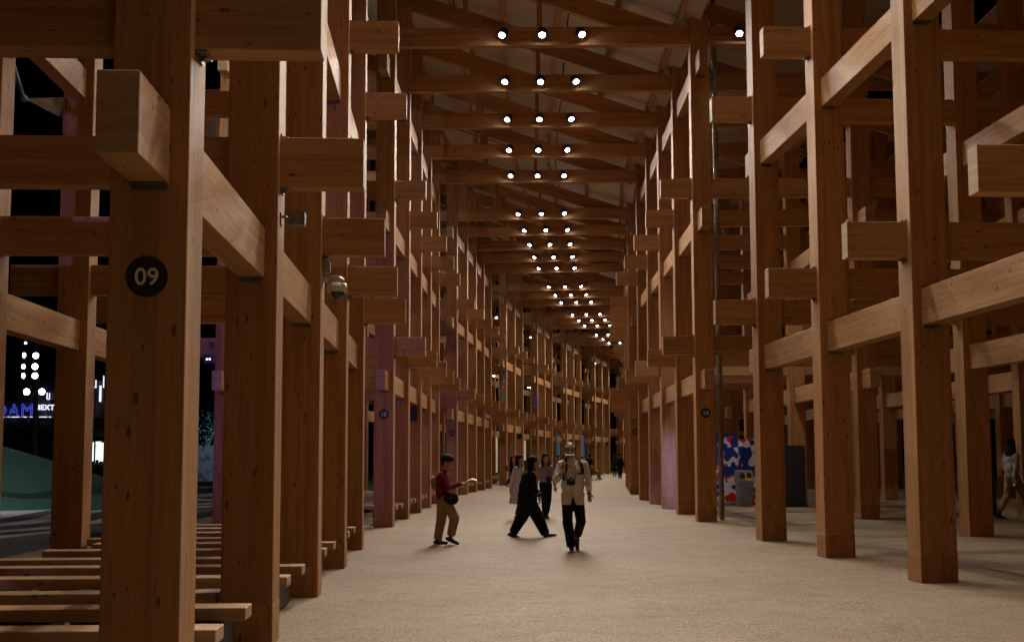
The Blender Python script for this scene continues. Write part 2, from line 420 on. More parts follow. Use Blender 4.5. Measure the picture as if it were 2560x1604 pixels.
def spotlight(k, u, v, z, label, group, tilt=TILT, energy=None, light=True, side=0.0):
    p = PT(k, u, v, z); a = BAY[k][1]
    t = thing("beam_spotlight", label, "spotlight", p, -a, group)
    obj("housing", LH, t, rot=(-tilt, side, 0)); obj("lens", LL, t, rot=(-tilt, side, 0)); obj("bracket", LB, t)
    if light:
        d = ld
        if energy: d = ld.copy(); d.energy = energy
        lo = bpy.data.objects.new("lamp_light", d); COL.objects.link(lo); lo.parent = t
        lo.location = (0, -0.075 * math.sin(tilt), -0.075 * math.cos(tilt)); lo.rotation_euler = (-tilt, side, 0)
    return t
for k in sorted(BAY):
    n = BAY[k][2]
    for j in range(n):
        if k == 8 and j < 4: continue
        for nm, u in (('left', 2.66), ('middle', 3.56), ('right', 4.45)):
            spotlight(k, u, j * S - 0.26, 11.11, f"{nm} of three white spotlights on the {ORD[j]} crossbeam in bay {NUM[k]}", "white spotlights under the roof crossbeams", tilt={8: R(36), 9: R(36), 10: R(35), 11: R(28)}.get(k, R(22)), side={'left': R(20), 'middle': 0.0, 'right': R(-20)}[nm])

# ------------------------------------------------------------------ a few spotlights beyond the right colonnade
for k, j, u in ((10, 0, 8.03), (11, 1, 8.3), (12, 0, 8.4)):
    spotlight(k, u, j * S - 0.26, 11.11, f"single white spotlight beyond the right colonnade of bay {NUM[k]}", "spotlights beyond the right colonnade", energy=260)
t = spotlight(10, 9.3, S - 0.3, 7.25, "added white spotlight under the lower beams brightening the printed screen", None, tilt=R(-28), energy=230)  # extra lamp added to brighten the screen and bin
for k, j, u, z in ((9, 4, 17.0, 10.4), (10, 3, 18.6, 10.4)):
    t = spotlight(k, u, j * S - 0.2, z, f"small warm spotlight high among the dark beams at the inner side of bay {NUM[k]}", "warm spotlights at the inner side", energy=420)
    for c in t.children:
        if c.type == 'LIGHT': c.data.color = (1.0, 0.60, 0.28)

# ------------------------------------------------------------------ number signs
def number_sign(k, u, txt, side, z=2.487, r=0.112):
    t = thing("number_sign", f"round black sign showing the number {NUM[k]} on a {side} column", "sign", PT(k, u, -0.2135, z), -BAY[k][1], "round bay number signs")
    bm = bm_new(); bm_cone(bm, (0, 0.004, 0), r, (0, -0.004, 0), r, 40); part("disc", bm, M['signb'], t)
    m = text_mesh(txt, r * 1.18, 0.0015, M['signw'], bold=True)
    obj("number", m, t, loc=(0, -0.0055, -0.004), rot=(R(90), 0, 0))
for k in range(9, 17):
    number_sign(k, 0.0, f"{k:02d}", 'left')
for k in (10, 11): number_sign(k, 7.131, f"{k:02d}", 'right')

# ------------------------------------------------------------------ wayfinding boards on the first columns of bays twelve and thirteen
M['tan'] = plain("tan_board", (0.40, 0.32, 0.24), 0.7, 0, 0.04, 4)
COLS = {'blue': (0.02, 0.16, 0.42), 'red': (0.50, 0.03, 0.03), 'green': (0.06, 0.22, 0.05), 'olive': (0.26, 0.28, 0.06), 'navy': (0.03, 0.04, 0.42), 'purple': (0.10, 0.03, 0.20)}
for n_, c_ in COLS.items(): M['s_' + n_] = plain("sign_" + n_, c_, 0.5, 0, 0, emit=c_, estr=0.15)
def way_sign(k, items, z0, z1, label, board):
    t = thing("wayfinding_sign", label, "sign", PT(k, 0.045, -0.2165, 0), -BAY[k][1])
    if board:
        bm = bm_new(); bm_box(bm, (0, 0.001, (z0 + z1) / 2), (0.30, 0.010, z1 - z0)); part("board", bm, M['tan'], t)
    for (kind, txt, z, c) in items:
        if kind == 'dot':
            bm = bm_new(); bm_cone(bm, (0, -0.005, z), 0.105, (0, -0.010, z), 0.105, 28); d = part("dot", bm, M['s_' + c], t)
            if txt: obj("letter", text_mesh(txt, 0.15, 0.001, M['signw'], True), t, loc=(0, -0.012, z), rot=(R(90), 0, 0))
        elif kind == 'pill':
            bm = bm_new(); bm_box(bm, (0, -0.0075, z), (0.13, 0.005, 0.15)); 
            for sx in (-0.065, 0.065): bm_cone(bm, (sx, -0.0052, z), 0.075, (sx, -0.0098, z), 0.075, 20)
            part("pill", bm, M['s_' + c], t)
            obj("letter", text_mesh(txt, 0.10, 0.001, M['signw']), t, loc=(0, -0.012, z), rot=(R(90), 0, 0))
        else:
            bm = bm_new(); ang = 0 if txt == 'up' else R(90)
            q = Matrix.Rotation(-ang, 3, 'Y')
            def P3(x, zz): v = q @ Vector((x, 0, zz)); return (v.x, -0.008, z + v.z)
            bm_cone(bm, P3(0, -0.11), 0.009, P3(0, 0.10), 0.009, 6)
            for s_ in (-1, 1): bm_cone(bm, P3(s_ * 0.06, 0.04), 0.009, P3(0, 0.11), 0.009, 6)
            part("arrow", bm, M['signb'], t)
way_sign(12, [('arrow', 'up', 6.28, ''), ('dot', 'C', 6.03, 'blue'), ('dot', 'Z', 5.78, 'olive'), ('dot', 'E', 5.50, 'red'), ('arrow', 'left', 5.06, ''), ('dot', 'L', 4.80, 'green')],
         4.62, 6.50, "tall tan direction board with coloured letter dots C, E and L on a left column", True)
way_sign(13, [('arrow', 'left', 6.02, ''), ('dot', '', 5.78, 'purple'), ('pill', 'E W', 5.44, 'navy'), ('pill', 'N W', 5.27, 'navy'), ('dot', 'W', 4.93, 'navy')],
         4.62, 6.50, "column direction markings with navy pills and a navy W dot", False)

# ------------------------------------------------------------------ slatted benches between the left columns
M['benchk'] = plain("black_bench_support", (0.010, 0.010, 0.010), 0.5, 0, 0.2, 12)
for k in (9, 10, 11, 12, 13, 14):
    o, a, n = BAY[k]; VL = (n - 1) * S
    t = thing("slatted_bench", f"low bench of spaced timber planks along the left columns of bay {NUM[k]}", "bench", (o.x, o.y, 0), -a, "plank benches along the left colonnade")
    for i in range(int((n - 1) * 3)):
        v = 1.35 + i * 1.2 if i % 3 != 2 else 1.35 + i * 1.2 - 0.15
        right = -0.25 if i % 3 == 2 else 0.15
        left = -3.20 + 0.25 * (i % 2)
        if i % 3 == 2: left = -3.30
        obj("plank", box_mesh(round(right - left, 2), 0.30, 0.095, 0.006, M['plank'], "plank"), t, loc=((left + right) / 2, v, 0.375))
    for j in range(n - 1):
        for u in (-2.9, -1.5, -0.20):
            obj("support", box_mesh(0.34 if u < -1 else 0.30, 2.3, 0.31, 0.01, M['benchk'], "support"), t, loc=(u + 0.02, j * S + 1.8, 0.165))

# ------------------------------------------------------------------ cameras, speakers, boxes, cable, pipe
M['dome'] = plain("smoked_dome", (0.015, 0.015, 0.016), 0.08, 0, 0, spec=0.8)
def dome_camera(k, u, v, z, label):
    t = thing("dome_camera", label, "security camera", PT(k, u, v, z), -BAY[k][1], "dome security cameras")
    bm = bm_new(); bm_cone(bm, (0, 0, -0.04), 0.115, (0, 0, 0.06), 0.105, 28); bm_cone(bm, (0, 0, 0.06), 0.105, (0, 0, 0.13), 0.06, 28); bm_ball(bm, (0, 0, 0.125), (0.06, 0.06, 0.02))
    part("housing", bm, M['white'], t, True)
    bm = bm_new(); bm_ball(bm, (0, 0, -0.045), 0.082, 24); part("dome", bm, M['dome'], t, True)
    bm = bm_new(); bm_cone(bm, (-0.17, 0, 0.10), 0.035, (0, 0, 0.11), 0.045, 12); bm_box(bm, (-0.165, 0, 0.09), (0.02, 0.14, 0.16)); part("arm", bm, M['white'], t)
dome_camera(9, 0.372, 7.2, 3.42, "white dome camera on a left column below a small junction box")
dome_camera(11, 0.372, 10.8, 3.45, "small far white dome camera on a left column past sign eleven")
t = thing("junction_box", "small grey junction box above the nearest dome camera", "junction box", PT(9, 0.255, 7.2, 3.665), -BAY[9][1])
bm = bm_new(); bm_box(bm, (0, 0, 0), (0.08, 0.12, 0.13)); bmesh.ops.bevel(bm, geom=bm.edges[:], offset=0.008, segments=1, affect='EDGES'); part("case", bm, M['grey'], t)
bm = bm_new(); bm_cone(bm, (-0.03, 0, 0.06), 0.010, (-0.03, 0, 0.42), 0.010, 8); bm_cone(bm, (-0.03, 0, -0.16), 0.010, (-0.03, 0, -0.06), 0.010, 8); part("conduit", bm, M['grey'], t)
t = thing("control_box", "dark grey fixture on a bracket on the second left column", "fixture box", PT(9, 0.33, 3.6, 3.53), -BAY[9][1])
bm = bm_new(); bm_box(bm, (0.02, 0, 0), (0.13, 0.16, 0.12)); bmesh.ops.bevel(bm, geom=bm.edges[:], offset=0.01, segments=1, affect='EDGES'); part("case", bm, M['steel'], t)
bm = bm_new(); bm_tube(bm, [(-0.12, 0, 0.02), (-0.08, 0, 0.02), (-0.05, 0, 0.0)], 0.012); part("conduit", bm, M['grey'], t)
bm = bm_new(); bm_box(bm, (-0.115, 0, 0), (0.01, 0.1, 0.1)); part("wall_plate", bm, M['grey'], t)
for k, j, z, lab in ((10, 2, 2.74, "left column just past sign ten"), (12, 2, 2.90, "left column just past sign twelve"), (15, 2, 2.90, "far left column near the bend")):
    t = thing("loudspeaker", f"small black loudspeaker on a {lab}", "loudspeaker", PT(k, 0.03, j * S - 0.33, z), -BAY[k][1], "black loudspeakers on left columns")
    bm = bm_new(); bm_box(bm, (0, 0, 0), (0.21, 0.20, 0.40)); bmesh.ops.bevel(bm, geom=bm.edges[:], offset=0.012, segments=2, affect='EDGES'); part("cabinet", bm, M['black'], t)
    bm = bm_new(); bm_box(bm, (0, -0.103, 0), (0.18, 0.006, 0.36)); part("grille", bm, M['benchk'], t)
    bm = bm_new(); bm_box(bm, (0, 0.11, 0.05), (0.06, 0.05, 0.10)); part("wall_bracket", bm, M['black'], t)
# looping cable on a crossbeam of bay eleven
pts = [(0.20, 0, 8.95), (0.17, 0, 9.6), (0.14, 0, 10.3), (0.15, 0, 10.8), (0.22, 0, 11.12), (0.38, 0, 11.22), (0.52, 0, 11.20), (0.60, 0, 11.08), (0.70, 0, 11.02), (1.2, 0, 11.0), (2.2, 0, 11.0), (3.4, 0, 10.99)]
bm = bm_new(); bm_tube(bm, [PT(11, p[0] + 0.12, 2 * S - 0.28 + p[1], p[2]) for p in pts], 0.016, 8)
o_ = obj("cable", fin(bm, "cable", M['black'], True)); tag(o_, "black cable looping over the end of a crossbeam beyond sign eleven", "cable")
# downpipe
t = thing("downpipe", "grey drainpipe rising beside the right column with sign ten", "drainpipe", PT(10, 7.545, 0.42, 0.107), -BAY[10][1])
bm = bm_new(); bm_cone(bm, (0, 0, 0), 0.060, (0, 0, 12.2), 0.060, 20, True); part("pipe", bm, M['grey'], t, False)
for z in (0.62, 2.95, 4.2, 6.7, 8.3, 10.1):
    bm = bm_new(); bm_cone(bm, (0, 0, z), 0.068, (0, 0, z + 0.035), 0.068, 20); bm_box(bm, (-0.12, 0, z + 0.017), (0.14, 0.02, 0.03)); part("clamp", bm, M['steel'], t)

# ------------------------------------------------------------------ art panels, bin, board, vending machine
def art_mat():
    m, nt, b = new_mat("red_blue_white_print")
    tc = N(nt, "ShaderNodeTexCoord")
    n1 = N(nt, "ShaderNodeTexNoise"); n1.inputs["Scale"].default_value = 2.7; n1.inputs["Detail"].default_value = 0.0; n1.inputs["Distortion"].default_value = 0.8
    L(nt, tc.outputs["Object"], n1.inputs["Vector"])
    mp = N(nt, "ShaderNodeMapping"); mp.inputs["Location"].default_value = (7, 3, 11); L(nt, tc.outputs["Object"], mp.inputs[0])
    n2 = N(nt, "ShaderNodeTexNoise"); n2.inputs["Scale"].default_value = 2.6; n2.inputs["Detail"].default_value = 0.0; n2.inputs["Distortion"].default_value = 0.9
    L(nt, mp.outputs[0], n2.inputs["Vector"])
    a = ramp(nt, n1.outputs[0], [(0.0, (0.78, 0.78, 0.80)), (0.53, (0.65, 0.035, 0.02))], 'CONSTANT')
    f = math_n(nt, 'GREATER_THAN', n2.outputs[0], 0.50)
    L(nt, mixc(nt, f, a, (0.008, 0.05, 0.28)), b.inputs["Base Color"]); b.inputs["Roughness"].default_value = 0.22
    return m
M['art'] = art_mat()
M['binm'] = plain("grey_bin_plastic", (0.16, 0.15, 0.13), 0.5, 0, 0.08, 5)
M['yel'] = plain("yellow_label", (0.50, 0.38, 0.04), 0.5, 0, 0.05, 5)
M['dark'] = plain("dark_grey_board", (0.030, 0.031, 0.030), 0.8, 0, 0.06, 3)
M['screen'] = plain("dark_display", (0.02, 0.03, 0.03), 0.15, 0, 0)
M['plum'] = plain("pale_base_plinth", (0.30, 0.29, 0.28), 0.6, 0, 0.05, 3)
def floorz(x, y):  # height of the walkway surface near bay ten
    return SLOPE * x
t = thing("art_screen", "flat freestanding screen printed in red, blue and white shapes", "screen", (8.55, 8.9, floorz(8.5, 8)), R(3))
bm = bm_new(); bm_box(bm, (0.20, 0, 1.09), (1.18, 0.05, 1.98)); part("panel", bm, M['art'], t)
bm = bm_new(); bm_box(bm, (0.25, -0.05, 0.05), (1.3, 0.45, 0.07)); part("base_plinth", bm, M['plum'], t)
for i in range(3):
    p = (9.44 + i * 0.36, 9.4 + i * 1.25)
    t = thing("vending_machine", ["nearest", "second", "farthest"][i] + " of three vending machines wrapped in red, blue and white print", "vending machine", (p[0], p[1], floorz(p[0], 0)), R(-62), "wrapped vending machines")
    bm = bm_new(); bm_box(bm, (0, 0, 0.98), (1.10, 0.62, 1.86)); bmesh.ops.bevel(bm, geom=bm.edges[:], offset=0.02, segments=2, affect='EDGES'); part("cabinet", bm, M['art'], t)
    bm = bm_new(); bm_box(bm, (0, 0, 0.03), (1.04, 0.56, 0.06)); part("foot", bm, M['black'], t)
# litter bin with a display
t = thing("recycling_bin", "grey recycling bin with a yellow label beside the printed screen", "bin", (9.30, 7.75, floorz(9.3, 0)), R(4))
bm = bm_new()
b0 = [(-0.17, -0.20), (0.17, -0.20), (0.17, 0.20), (-0.17, 0.20)]; q0 = [bm.verts.new((x, y, 0.01)) for x, y in b0]; q1 = [bm.verts.new((x * 1.25, y * 1.2, 0.70)) for x, y in b0]
for i in range(4): bm.faces.new((q0[i], q0[(i + 1) % 4], q1[(i + 1) % 4], q1[i]))
bm.faces.new(q1); bm.faces.new(q0[::-1]); part("body", bm, M['binm'], t)
bm = bm_new()
q0 = [bm.verts.new(p) for p in ((-0.23, -0.25, 0.70), (0.23, -0.25, 0.70), (0.23, 0.25, 0.70), (-0.23, 0.25, 0.70))]
q1 = [bm.verts.new(p) for p in ((-0.22, -0.14, 0.99), (0.22, -0.14, 0.99), (0.22, 0.22, 1.02), (-0.22, 0.22, 1.02))]
for i in range(4): bm.faces.new((q0[i], q0[(i + 1) % 4], q1[(i + 1) % 4], q1[i]))
bm.faces.new(q1); part("lid", bm, M['binm'], t)
tilt = Matrix.Rotation(R(-21), 3, 'X')
bm = bm_new(); bm_box(bm, (0.09, -0.203, 0.845), (0.20, 0.012, 0.26), tilt); part("label", bm, M['yel'], t)
bm = bm_new(); bm_box(bm, (0.09, -0.206, 0.875), (0.14, 0.016, 0.14), tilt); part("picture", bm, M['screen'], t)
bm = bm_new(); bm_ball(bm, (-0.10, -0.195, 0.85), (0.08, 0.03, 0.10)); part("opening", bm, M['black'], t)
# dark board
t = thing("dark_board", "tall dark grey board standing behind a right column", "board", (10.53, 6.9, floorz(10.5, 0)), R(8))
bm = bm_new(); bm_box(bm, (0, 0, 0.85), (0.62, 0.06, 1.66)); part("panel", bm, M['dark'], t)
bm = bm_new(); bm_box(bm, (0, 0, 0.02), (0.64, 0.36, 0.04)); part("foot", bm, M['black'], t)
# unseen lit display, placed to give the bluish light on the right columns
M['blueglow'] = plain("bluish_lit_panel", (0.7, 0.7, 0.9), 0.5, 0, 0, emit=(0.40, 0.45, 1.0), estr=2.5)
t = thing("light_box_display", "tall bluish white lit display hidden behind the printed screen", "lit display", (9.42, 4.75, floorz(9, 0)), R(52))
bm = bm_new(); bm_box(bm, (0, 0, 1.05), (0.50, 0.22, 1.6)); part("cabinet", bm, M['dark'], t)
bm = bm_new(); bm_box(bm, (0, 0.13, 1.15), (0.44, 0.012, 1.3)); part("lit_panel", bm, M['blueglow'], t)
bl = bpy.data.lights.new("display_beam", 'SPOT'); bl.energy = 430; bl.color = (0.26, 0.32, 1.0); bl.spot_size = R(64); bl.spot_blend = 0.6; bl.shadow_soft_size = 0.25
lo = bpy.data.objects.new("display_light", bl); COL.objects.link(lo); lo.location = (9.02, 4.76, 1.75)
lo.rotation_euler = (Vector((7.25, 6.55, 0.9)) - Vector(lo.location)).to_track_quat('-Z', 'Y').to_euler()

# ------------------------------------------------------------------ purple floodlight outside the left colonnade
M['plens'] = plain("violet_lens", (0.1, 0.05, 0.3), 0.2, 0, 0, emit=(0.45, 0.35, 1.0), estr=9.0)
M['fixg'] = plain("grey_floodlight_casing", (0.10, 0.12, 0.13), 0.4, 0.2, 0.1, 8)
def flood(k, u, v, z, aim, label, energy, col, lens_r=0.055):
    p = PT(k, u, v, z); q = (Vector(aim) - p).normalized()
    t = thing("floodlight", label, "floodlight", p, 0, "coloured floodlights outside the left colonnade")
    qm = q.to_track_quat('-Z', 'Y').to_matrix()
    bm = bm_new(); bm_box(bm, qm @ Vector((0, 0, 0.13)), (0.24, 0.20, 0.30), qm); part("casing", bm, M['fixg'], t)
    bm = bm_new(); bm_cone(bm, qm @ Vector((0, 0, -0.02)), 0.085, qm @ Vector((0, 0, -0.035)), 0.085, 20); part("bezel", bm, M['black'], t)
    bm = bm_new()
    for sx in (-0.032, 0.032): bm_cone(bm, qm @ Vector((sx, 0, -0.036)), 0.02, qm @ Vector((sx, 0, -0.042)), 0.02, 12)
    part("lens", bm, M['plens'], t)
    bm = bm_new(); bm_box(bm, (0, 0, 0.30), (0.06, 0.06, 0.18)); part("yoke", bm, M['fixg'], t)
    d = bpy.data.lights.new("floodlight_beam", 'SPOT'); d.energy = energy; d.color = col; d.spot_size = R(70); d.spot_blend = 0.7; d.shadow_soft_size = 0.05
    lo = bpy.data.objects.new("flood_light", d); COL.objects.link(lo); lo.parent = t; lo.location = q * 0.06; lo.rotation_euler = q.to_track_quat('-Z', 'Y').to_euler()
for k_ in (10, 11, 12, 13):
    flood(k_, -3.95, S * (2 if k_ < 12 else 1) - 0.35, 9.2, PT(k_ + 1, -3.6, 1.0, 7.5), f"white floodlight high on an outer column of bay {NUM[k_]} facing away", 550, (1.0, 0.90, 0.80))
flood(9, -3.95, S * 4 - 0.35, 9.2, PT(10, -3.2, 8.0, 9.0), "white floodlight high on the last outer column of bay nine facing away", 700, (1.0, 0.90, 0.80))
flood(10, -3.88, -0.35, 3.72, PT(9, -6.0, 3.0, 0), "grey floodlight with a violet lens on the first outer column past sign nine", 40, (0.7, 0.45, 1.0))
flood(9, -3.9, 14.7, 3.75, PT(10, 1.6, 13, 2.2), "grey floodlight on the last outer column of bay nine facing away", 300, (0.34, 0.18, 1.0))
flood(10, -3.9, 14.7, 3.75, PT(11, 0.2, 8, 2.5), "grey floodlight on the last outer column of bay ten facing away", 170, (0.34, 0.2, 1.0))
flood(9, -4.3, -1.0, 4.3, PT(9, -3.5, 12, 2.0), "grey floodlight beside the nearest outer column of bay nine facing away", 520, (0.5, 0.36, 1.0))


# ------------------------------------------------------------------ spotlights on the outer side of the left colonnade
for k in range(10, 17):
    spotlight(k, -2.57, -0.26, 11.05, f"upper white spotlight between the two left column rows at the start of bay {NUM[k]}", "spotlights between the left column rows", energy=(200 if k < 12 else 320), tilt=R(38) if k < 12 else R(25))
    spotlight(k, -2.75, -0.26, 7.10, f"lower white spotlight between the two left column rows at the start of bay {NUM[k]}", "spotlights between the left column rows", energy=(100 if k < 12 else 160), tilt=R(42) if k < 12 else R(25))
ledge = bpy.data.lights.new("outer_flood", 'SPOT'); ledge.energy = 1500; ledge.color = (1.0, 0.92, 0.85); ledge.spot_size = R(95); ledge.spot_blend = 0.6; ledge.shadow_soft_size = 0.1

# ------------------------------------------------------------------ shade sail outside the left colonnade
def at(x, y, dist):
    """world point seen at photograph pixel (x, y), dist metres ahead of the camera (used to survey far things)"""
    ax = (x - 1280) / 3160.7; ay = (854 - y) / 3160.7; ct, st = math.cos(0.09176), math.sin(0.09176)
    f = ct - ay * st; up = st + ay * ct; k_ = dist / f
    c, s_ = math.cos(0.01245), math.sin(0.01245); r_ = ax * k_; fw = dist
    return Vector((3.201 + r_ * c - fw * s_, -28.2585 + r_ * s_ + fw * c, 1.504 + up * k_))
P0, P1, P2 = at(62, 243, 15.6), at(690, 205, 40.0), at(560, 520, 40.0)
bm = bm_new(); G = 10; grid = {}
cen = (P0 + P1 + P2) / 3
for i in range(G + 1):
    for j in range(G + 1 - i):
        u, v = i / G, j / G; p = P0 * (1 - u - v) + P1 * u + P2 * v
        e = 3 * min(u, v, 1 - u - v); pull = 0.10 * (4 * u * v + 4 * u * (1 - u - v) + 4 * v * (1 - u - v)) * (1 - min(1, e * 1.2))
        p = p + (cen - p) * pull * 0.5; p.z -= 0.35 * e
        grid[i, j] = bm.verts.new(p)
for i in range(G):
    for j in range(G - i):
        bm.faces.new((grid[i, j], grid[i + 1, j], grid[i, j + 1]))
        if j < G - i - 1: bm.faces.new((grid[i + 1, j], grid[i + 1, j + 1], grid[i, j + 1]))
t = thing("shade_sail", "grey triangular shade sail tensioned from an outer column at upper left", "shade sail", P0)
sm = fin(bm, "membrane", M['sail'], True); so = obj("membrane", sm, t, loc=-P0); md = so.modifiers.new("thick", 'SOLIDIFY'); md.thickness = 0.01
ap = PT(9, -3.36, 7.2, P0.z + 0.05)
bm = bm_new(); bm_cone(bm, ap - P0, 0.035, (0, 0, 0), 0.02, 10); bm_ball(bm, (0, 0, 0), 0.05); part("tension_rod", bm, M['steel'], t)
bm = bm_new(); q_ = (P0 - ap).normalized()
vs_ = [ap + Vector((0, 0, 0.20)), ap - Vector((0, 0, 0.20)), ap + q_ * 0.30 + Vector((0, 0, 0.03)), ap + q_ * 0.30 - Vector((0, 0, 0.03))]
w1 = [bm.verts.new(v_ - P0 + Vector((0, -0.01, 0))) for v_ in vs_]; w2 = [bm.verts.new(v_ - P0 + Vector((0, 0.01, 0))) for v_ in vs_]
bm.faces.new((w1[0], w1[1], w1[3], w1[2])); bm.faces.new((w2[2], w2[3], w2[1], w2[0]))
for a_, b_ in ((0, 1), (1, 3), (3, 2), (2, 0)): bm.faces.new((w1[b_], w1[a_], w2[a_], w2[b_]))
part("anchor_plate", bm, M['steel'], t)

# ------------------------------------------------------------------ night plaza outside, seen through the left columns
def gp(x, y, z=-0.16):
    """ground point under photograph pixel (x, y)"""
    lo, hi = 2.0, 3000.0
    for _ in range(60):
        m_ = (lo * hi) ** 0.5
        if at(x, y, m_).z > z: lo = m_
        else: hi = m_
    return at(x, y, m_)
M['stripe'] = plain("pale_plaza_stripe", (0.42, 0.41, 0.42), 0.7, 0, 0.12, 3)
bands = [([(-60, 1258), (120, 1257), (300, 1254)], [(-60, 1265), (120, 1262), (300, 1259)]),
         ([(-60, 1276), (0, 1271), (60, 1266), (130, 1262), (300, 1260.5)], [(-60, 1302), (0, 1293), (60, 1281), (130, 1270), (300, 1263)]),
         ([(-60, 1308), (0, 1304), (60, 1298), (105, 1288), (130, 1279), (260, 1270)], [(-60, 1317), (0, 1312), (60, 1307), (105, 1302), (140, 1296), (260, 1274)]),
         ([(-60, 1325), (0, 1321), (60, 1317), (130, 1311), (225, 1300), (260, 1290)], [(-60, 1331), (0, 1327), (60, 1323), (130, 1317), (225, 1307), (260, 1303)]),
         ([(-60, 1338), (0, 1334), (60, 1329), (130, 1323)], [(-60, 1346), (0, 1341), (60, 1335), (130, 1328)]),
         ([(480, 1232), (560, 1228)], [(480, 1240), (560, 1236)]), ([(480, 1243), (560, 1247)], [(480, 1248), (560, 1251)]),
         ([(480, 1256), (560, 1252)], [(480, 1260), (560, 1256)]), ([(480, 1264), (560, 1259)], [(480, 1267), (560, 1262)])]
for i, (A_, B_) in enumerate(bands):
    bm = bm_new(); nA = 12
    def samp(pl, f):
        x = pl[0][0] + f * (pl[-1][0] - pl[0][0])
        for (x0, y0), (x1, y1) in zip(pl[:-1], pl[1:]):
            if x <= x1 + 1e-6: return x, y0 + (y1 - y0) * (x - x0) / (x1 - x0)
        return pl[-1]
    pv = None
    for s_ in range(nA + 1):
        a_ = gp(*samp(A_, s_ / nA)); b_ = gp(*samp(B_, s_ / nA)); a_.z = b_.z = -0.155
        w = (bm.verts.new(a_), bm.verts.new(b_))
        if pv: bm.faces.new((pv[0], pv[1], w[1], w[0]))
        pv = w
    bmesh.ops.recalc_face_normals(bm, faces=bm.faces[:])
    obj("pavement_marking", fin(bm, "pavement_marking", M['stripe']), kind='structure')
# green mound
def mound_mat():
    m, nt, b = new_mat("green_rubber_mound")
    tc = N(nt, "ShaderNodeTexCoord"); sp = N(nt, "ShaderNodeSeparateXYZ"); L(nt, tc.outputs["Object"], sp.inputs[0])
    nz = N(nt, "ShaderNodeTexNoise"); nz.inputs["Scale"].default_value = 0.45; L(nt, tc.outputs["Object"], nz.inputs["Vector"])
    h = math_n(nt, 'ADD', sp.outputs[2], math_n(nt, 'MULTIPLY', nz.outputs[0], -0.9))
    f = math_n(nt, 'MULTIPLY', math_n(nt, 'GREATER_THAN', h, -0.10), math_n(nt, 'LESS_THAN', h, 0.12))
    L(nt, mixc(nt, f, (0.034, 0.092, 0.060), (0.012, 0.03, 0.02)), b.inputs["Base Color"]); b.inputs["Roughness"].default_value = 0.7; return m
M['mound'] = mound_mat()
mc = gp(-170, 1262); bm = bm_new(); RR = 7.9; NR = 14; NS = 48; rings = []
for i in range(NR + 1):
    r_ = RR * i / NR; f = i / NR; h = 3.5 * (0.62 * (1 - f) + 0.38 * (1 - f * f) ** 2) 
    h = 3.35 * (1 - f) ** 0.95 if f > 0 else 3.35
    h = 2.45 * (0.75 * (1 - f) + 0.25 * (math.cos(math.pi * f) * 0.5 + 0.5)) if f > 0.06 else 2.34
    if i == 0: rings.append([bm.verts.new((0, 0, h))])
    else: rings.append([bm.verts.new((r_ * math.cos(2 * math.pi * q / NS) * (1 + 0.05 * math.sin(3 * 2 * math.pi * q / NS)), r_ * math.sin(2 * math.pi * q / NS), h)) for q in range(NS)])
for q in range(NS): bm.faces.new((rings[0][0], rings[1][q], rings[1][(q + 1) % NS]))
for i in range(1, NR):
    for q in range(NS): bm.faces.new((rings[i][q], rings[i + 1][q], rings[i + 1][(q + 1) % NS], rings[i][(q + 1) % NS]))
o_ = obj("play_mound", fin(bm, "play_mound", M['mound'], True), loc=(mc.x, mc.y + 3.0, -0.16)); tag(o_, "smooth green play mound on the plaza outside the left columns", "mound")
# lamp mast
M['mast'] = plain("dark_mast_metal", (0.02, 0.022, 0.03), 0.5, 0.3, 0.1, 5)
M['mlens'] = plain("lit_mast_lamp", (1, 1, 1), 0.5, 0, 0, emit=(0.93, 0.93, 1.0), estr=22.0)
mb = gp(80, 1225); md_ = 62.0; mb = at(82, 1200, md_); mb.z = -0.16
t = thing("lamp_mast", "tall dark mast carrying rows of glaring round floodlights on the plaza", "lamp mast", mb)
bm = bm_new(); bm_cone(bm, (0, 0, 0), 0.16, (0, 0, at(82, 850, md_).z - mb.z + 0.4), 0.09, 14); part("pole", bm, M['mast'], t)
for (x, y, r_, sx) in ((89, 885, .14, 1), (87, 912, .14, 1), (87, 935, .14, 1), (60, 884, .12, .62), (58, 912, .12, .62), (58, 935, .12, .62), (66, 975, .15, 1), (104, 975, .15, 1), (64, 853, .05, 1)):
    p = at(x, y, md_ - 0.3) - mb
    d = obj("lamp_head", None, t) if False else None
    bm = bm_new(); bm_cone(bm, p + Vector((0, 0.22, 0)), r_ * 0.8, p + Vector((0, 0.02, 0)), r_ * 1.15, 18); lh = part("lamp_head", bm, M['mast'], t)
    bm = bm_new(); bm_cone(bm, p + Vector((0, 0.02, 0)), r_, p, r_, 20); 
    if sx < 1:
        for v_ in bm.verts: v_.co.x = p.x + (v_.co.x - p.x) * sx
    part("lens", bm, M['mlens'], lh)
for y in (872, 899, 924, 952):
    p = at(82, y, md_) - mb; bm = bm_new(); bm_box(bm, p, (0.75, 0.08, 0.04)); part("crossarm", bm, M['mast'], t)
ml = bpy.data.lights.new("mound_fill_spot", 'SPOT'); ml.energy = 2600; ml.color = (0.85, 0.92, 1.0); ml.spot_size = R(100); ml.spot_blend = 0.8; ml.shadow_soft_size = 0.4  # unseen spot added well in front of the mast to light the mound
lo = bpy.data.objects.new("mound_fill", ml); COL.objects.link(lo); lo.parent = t; lo.location = (6, -26, 9.0); lo.rotation_euler = (R(38), 0, R(38))
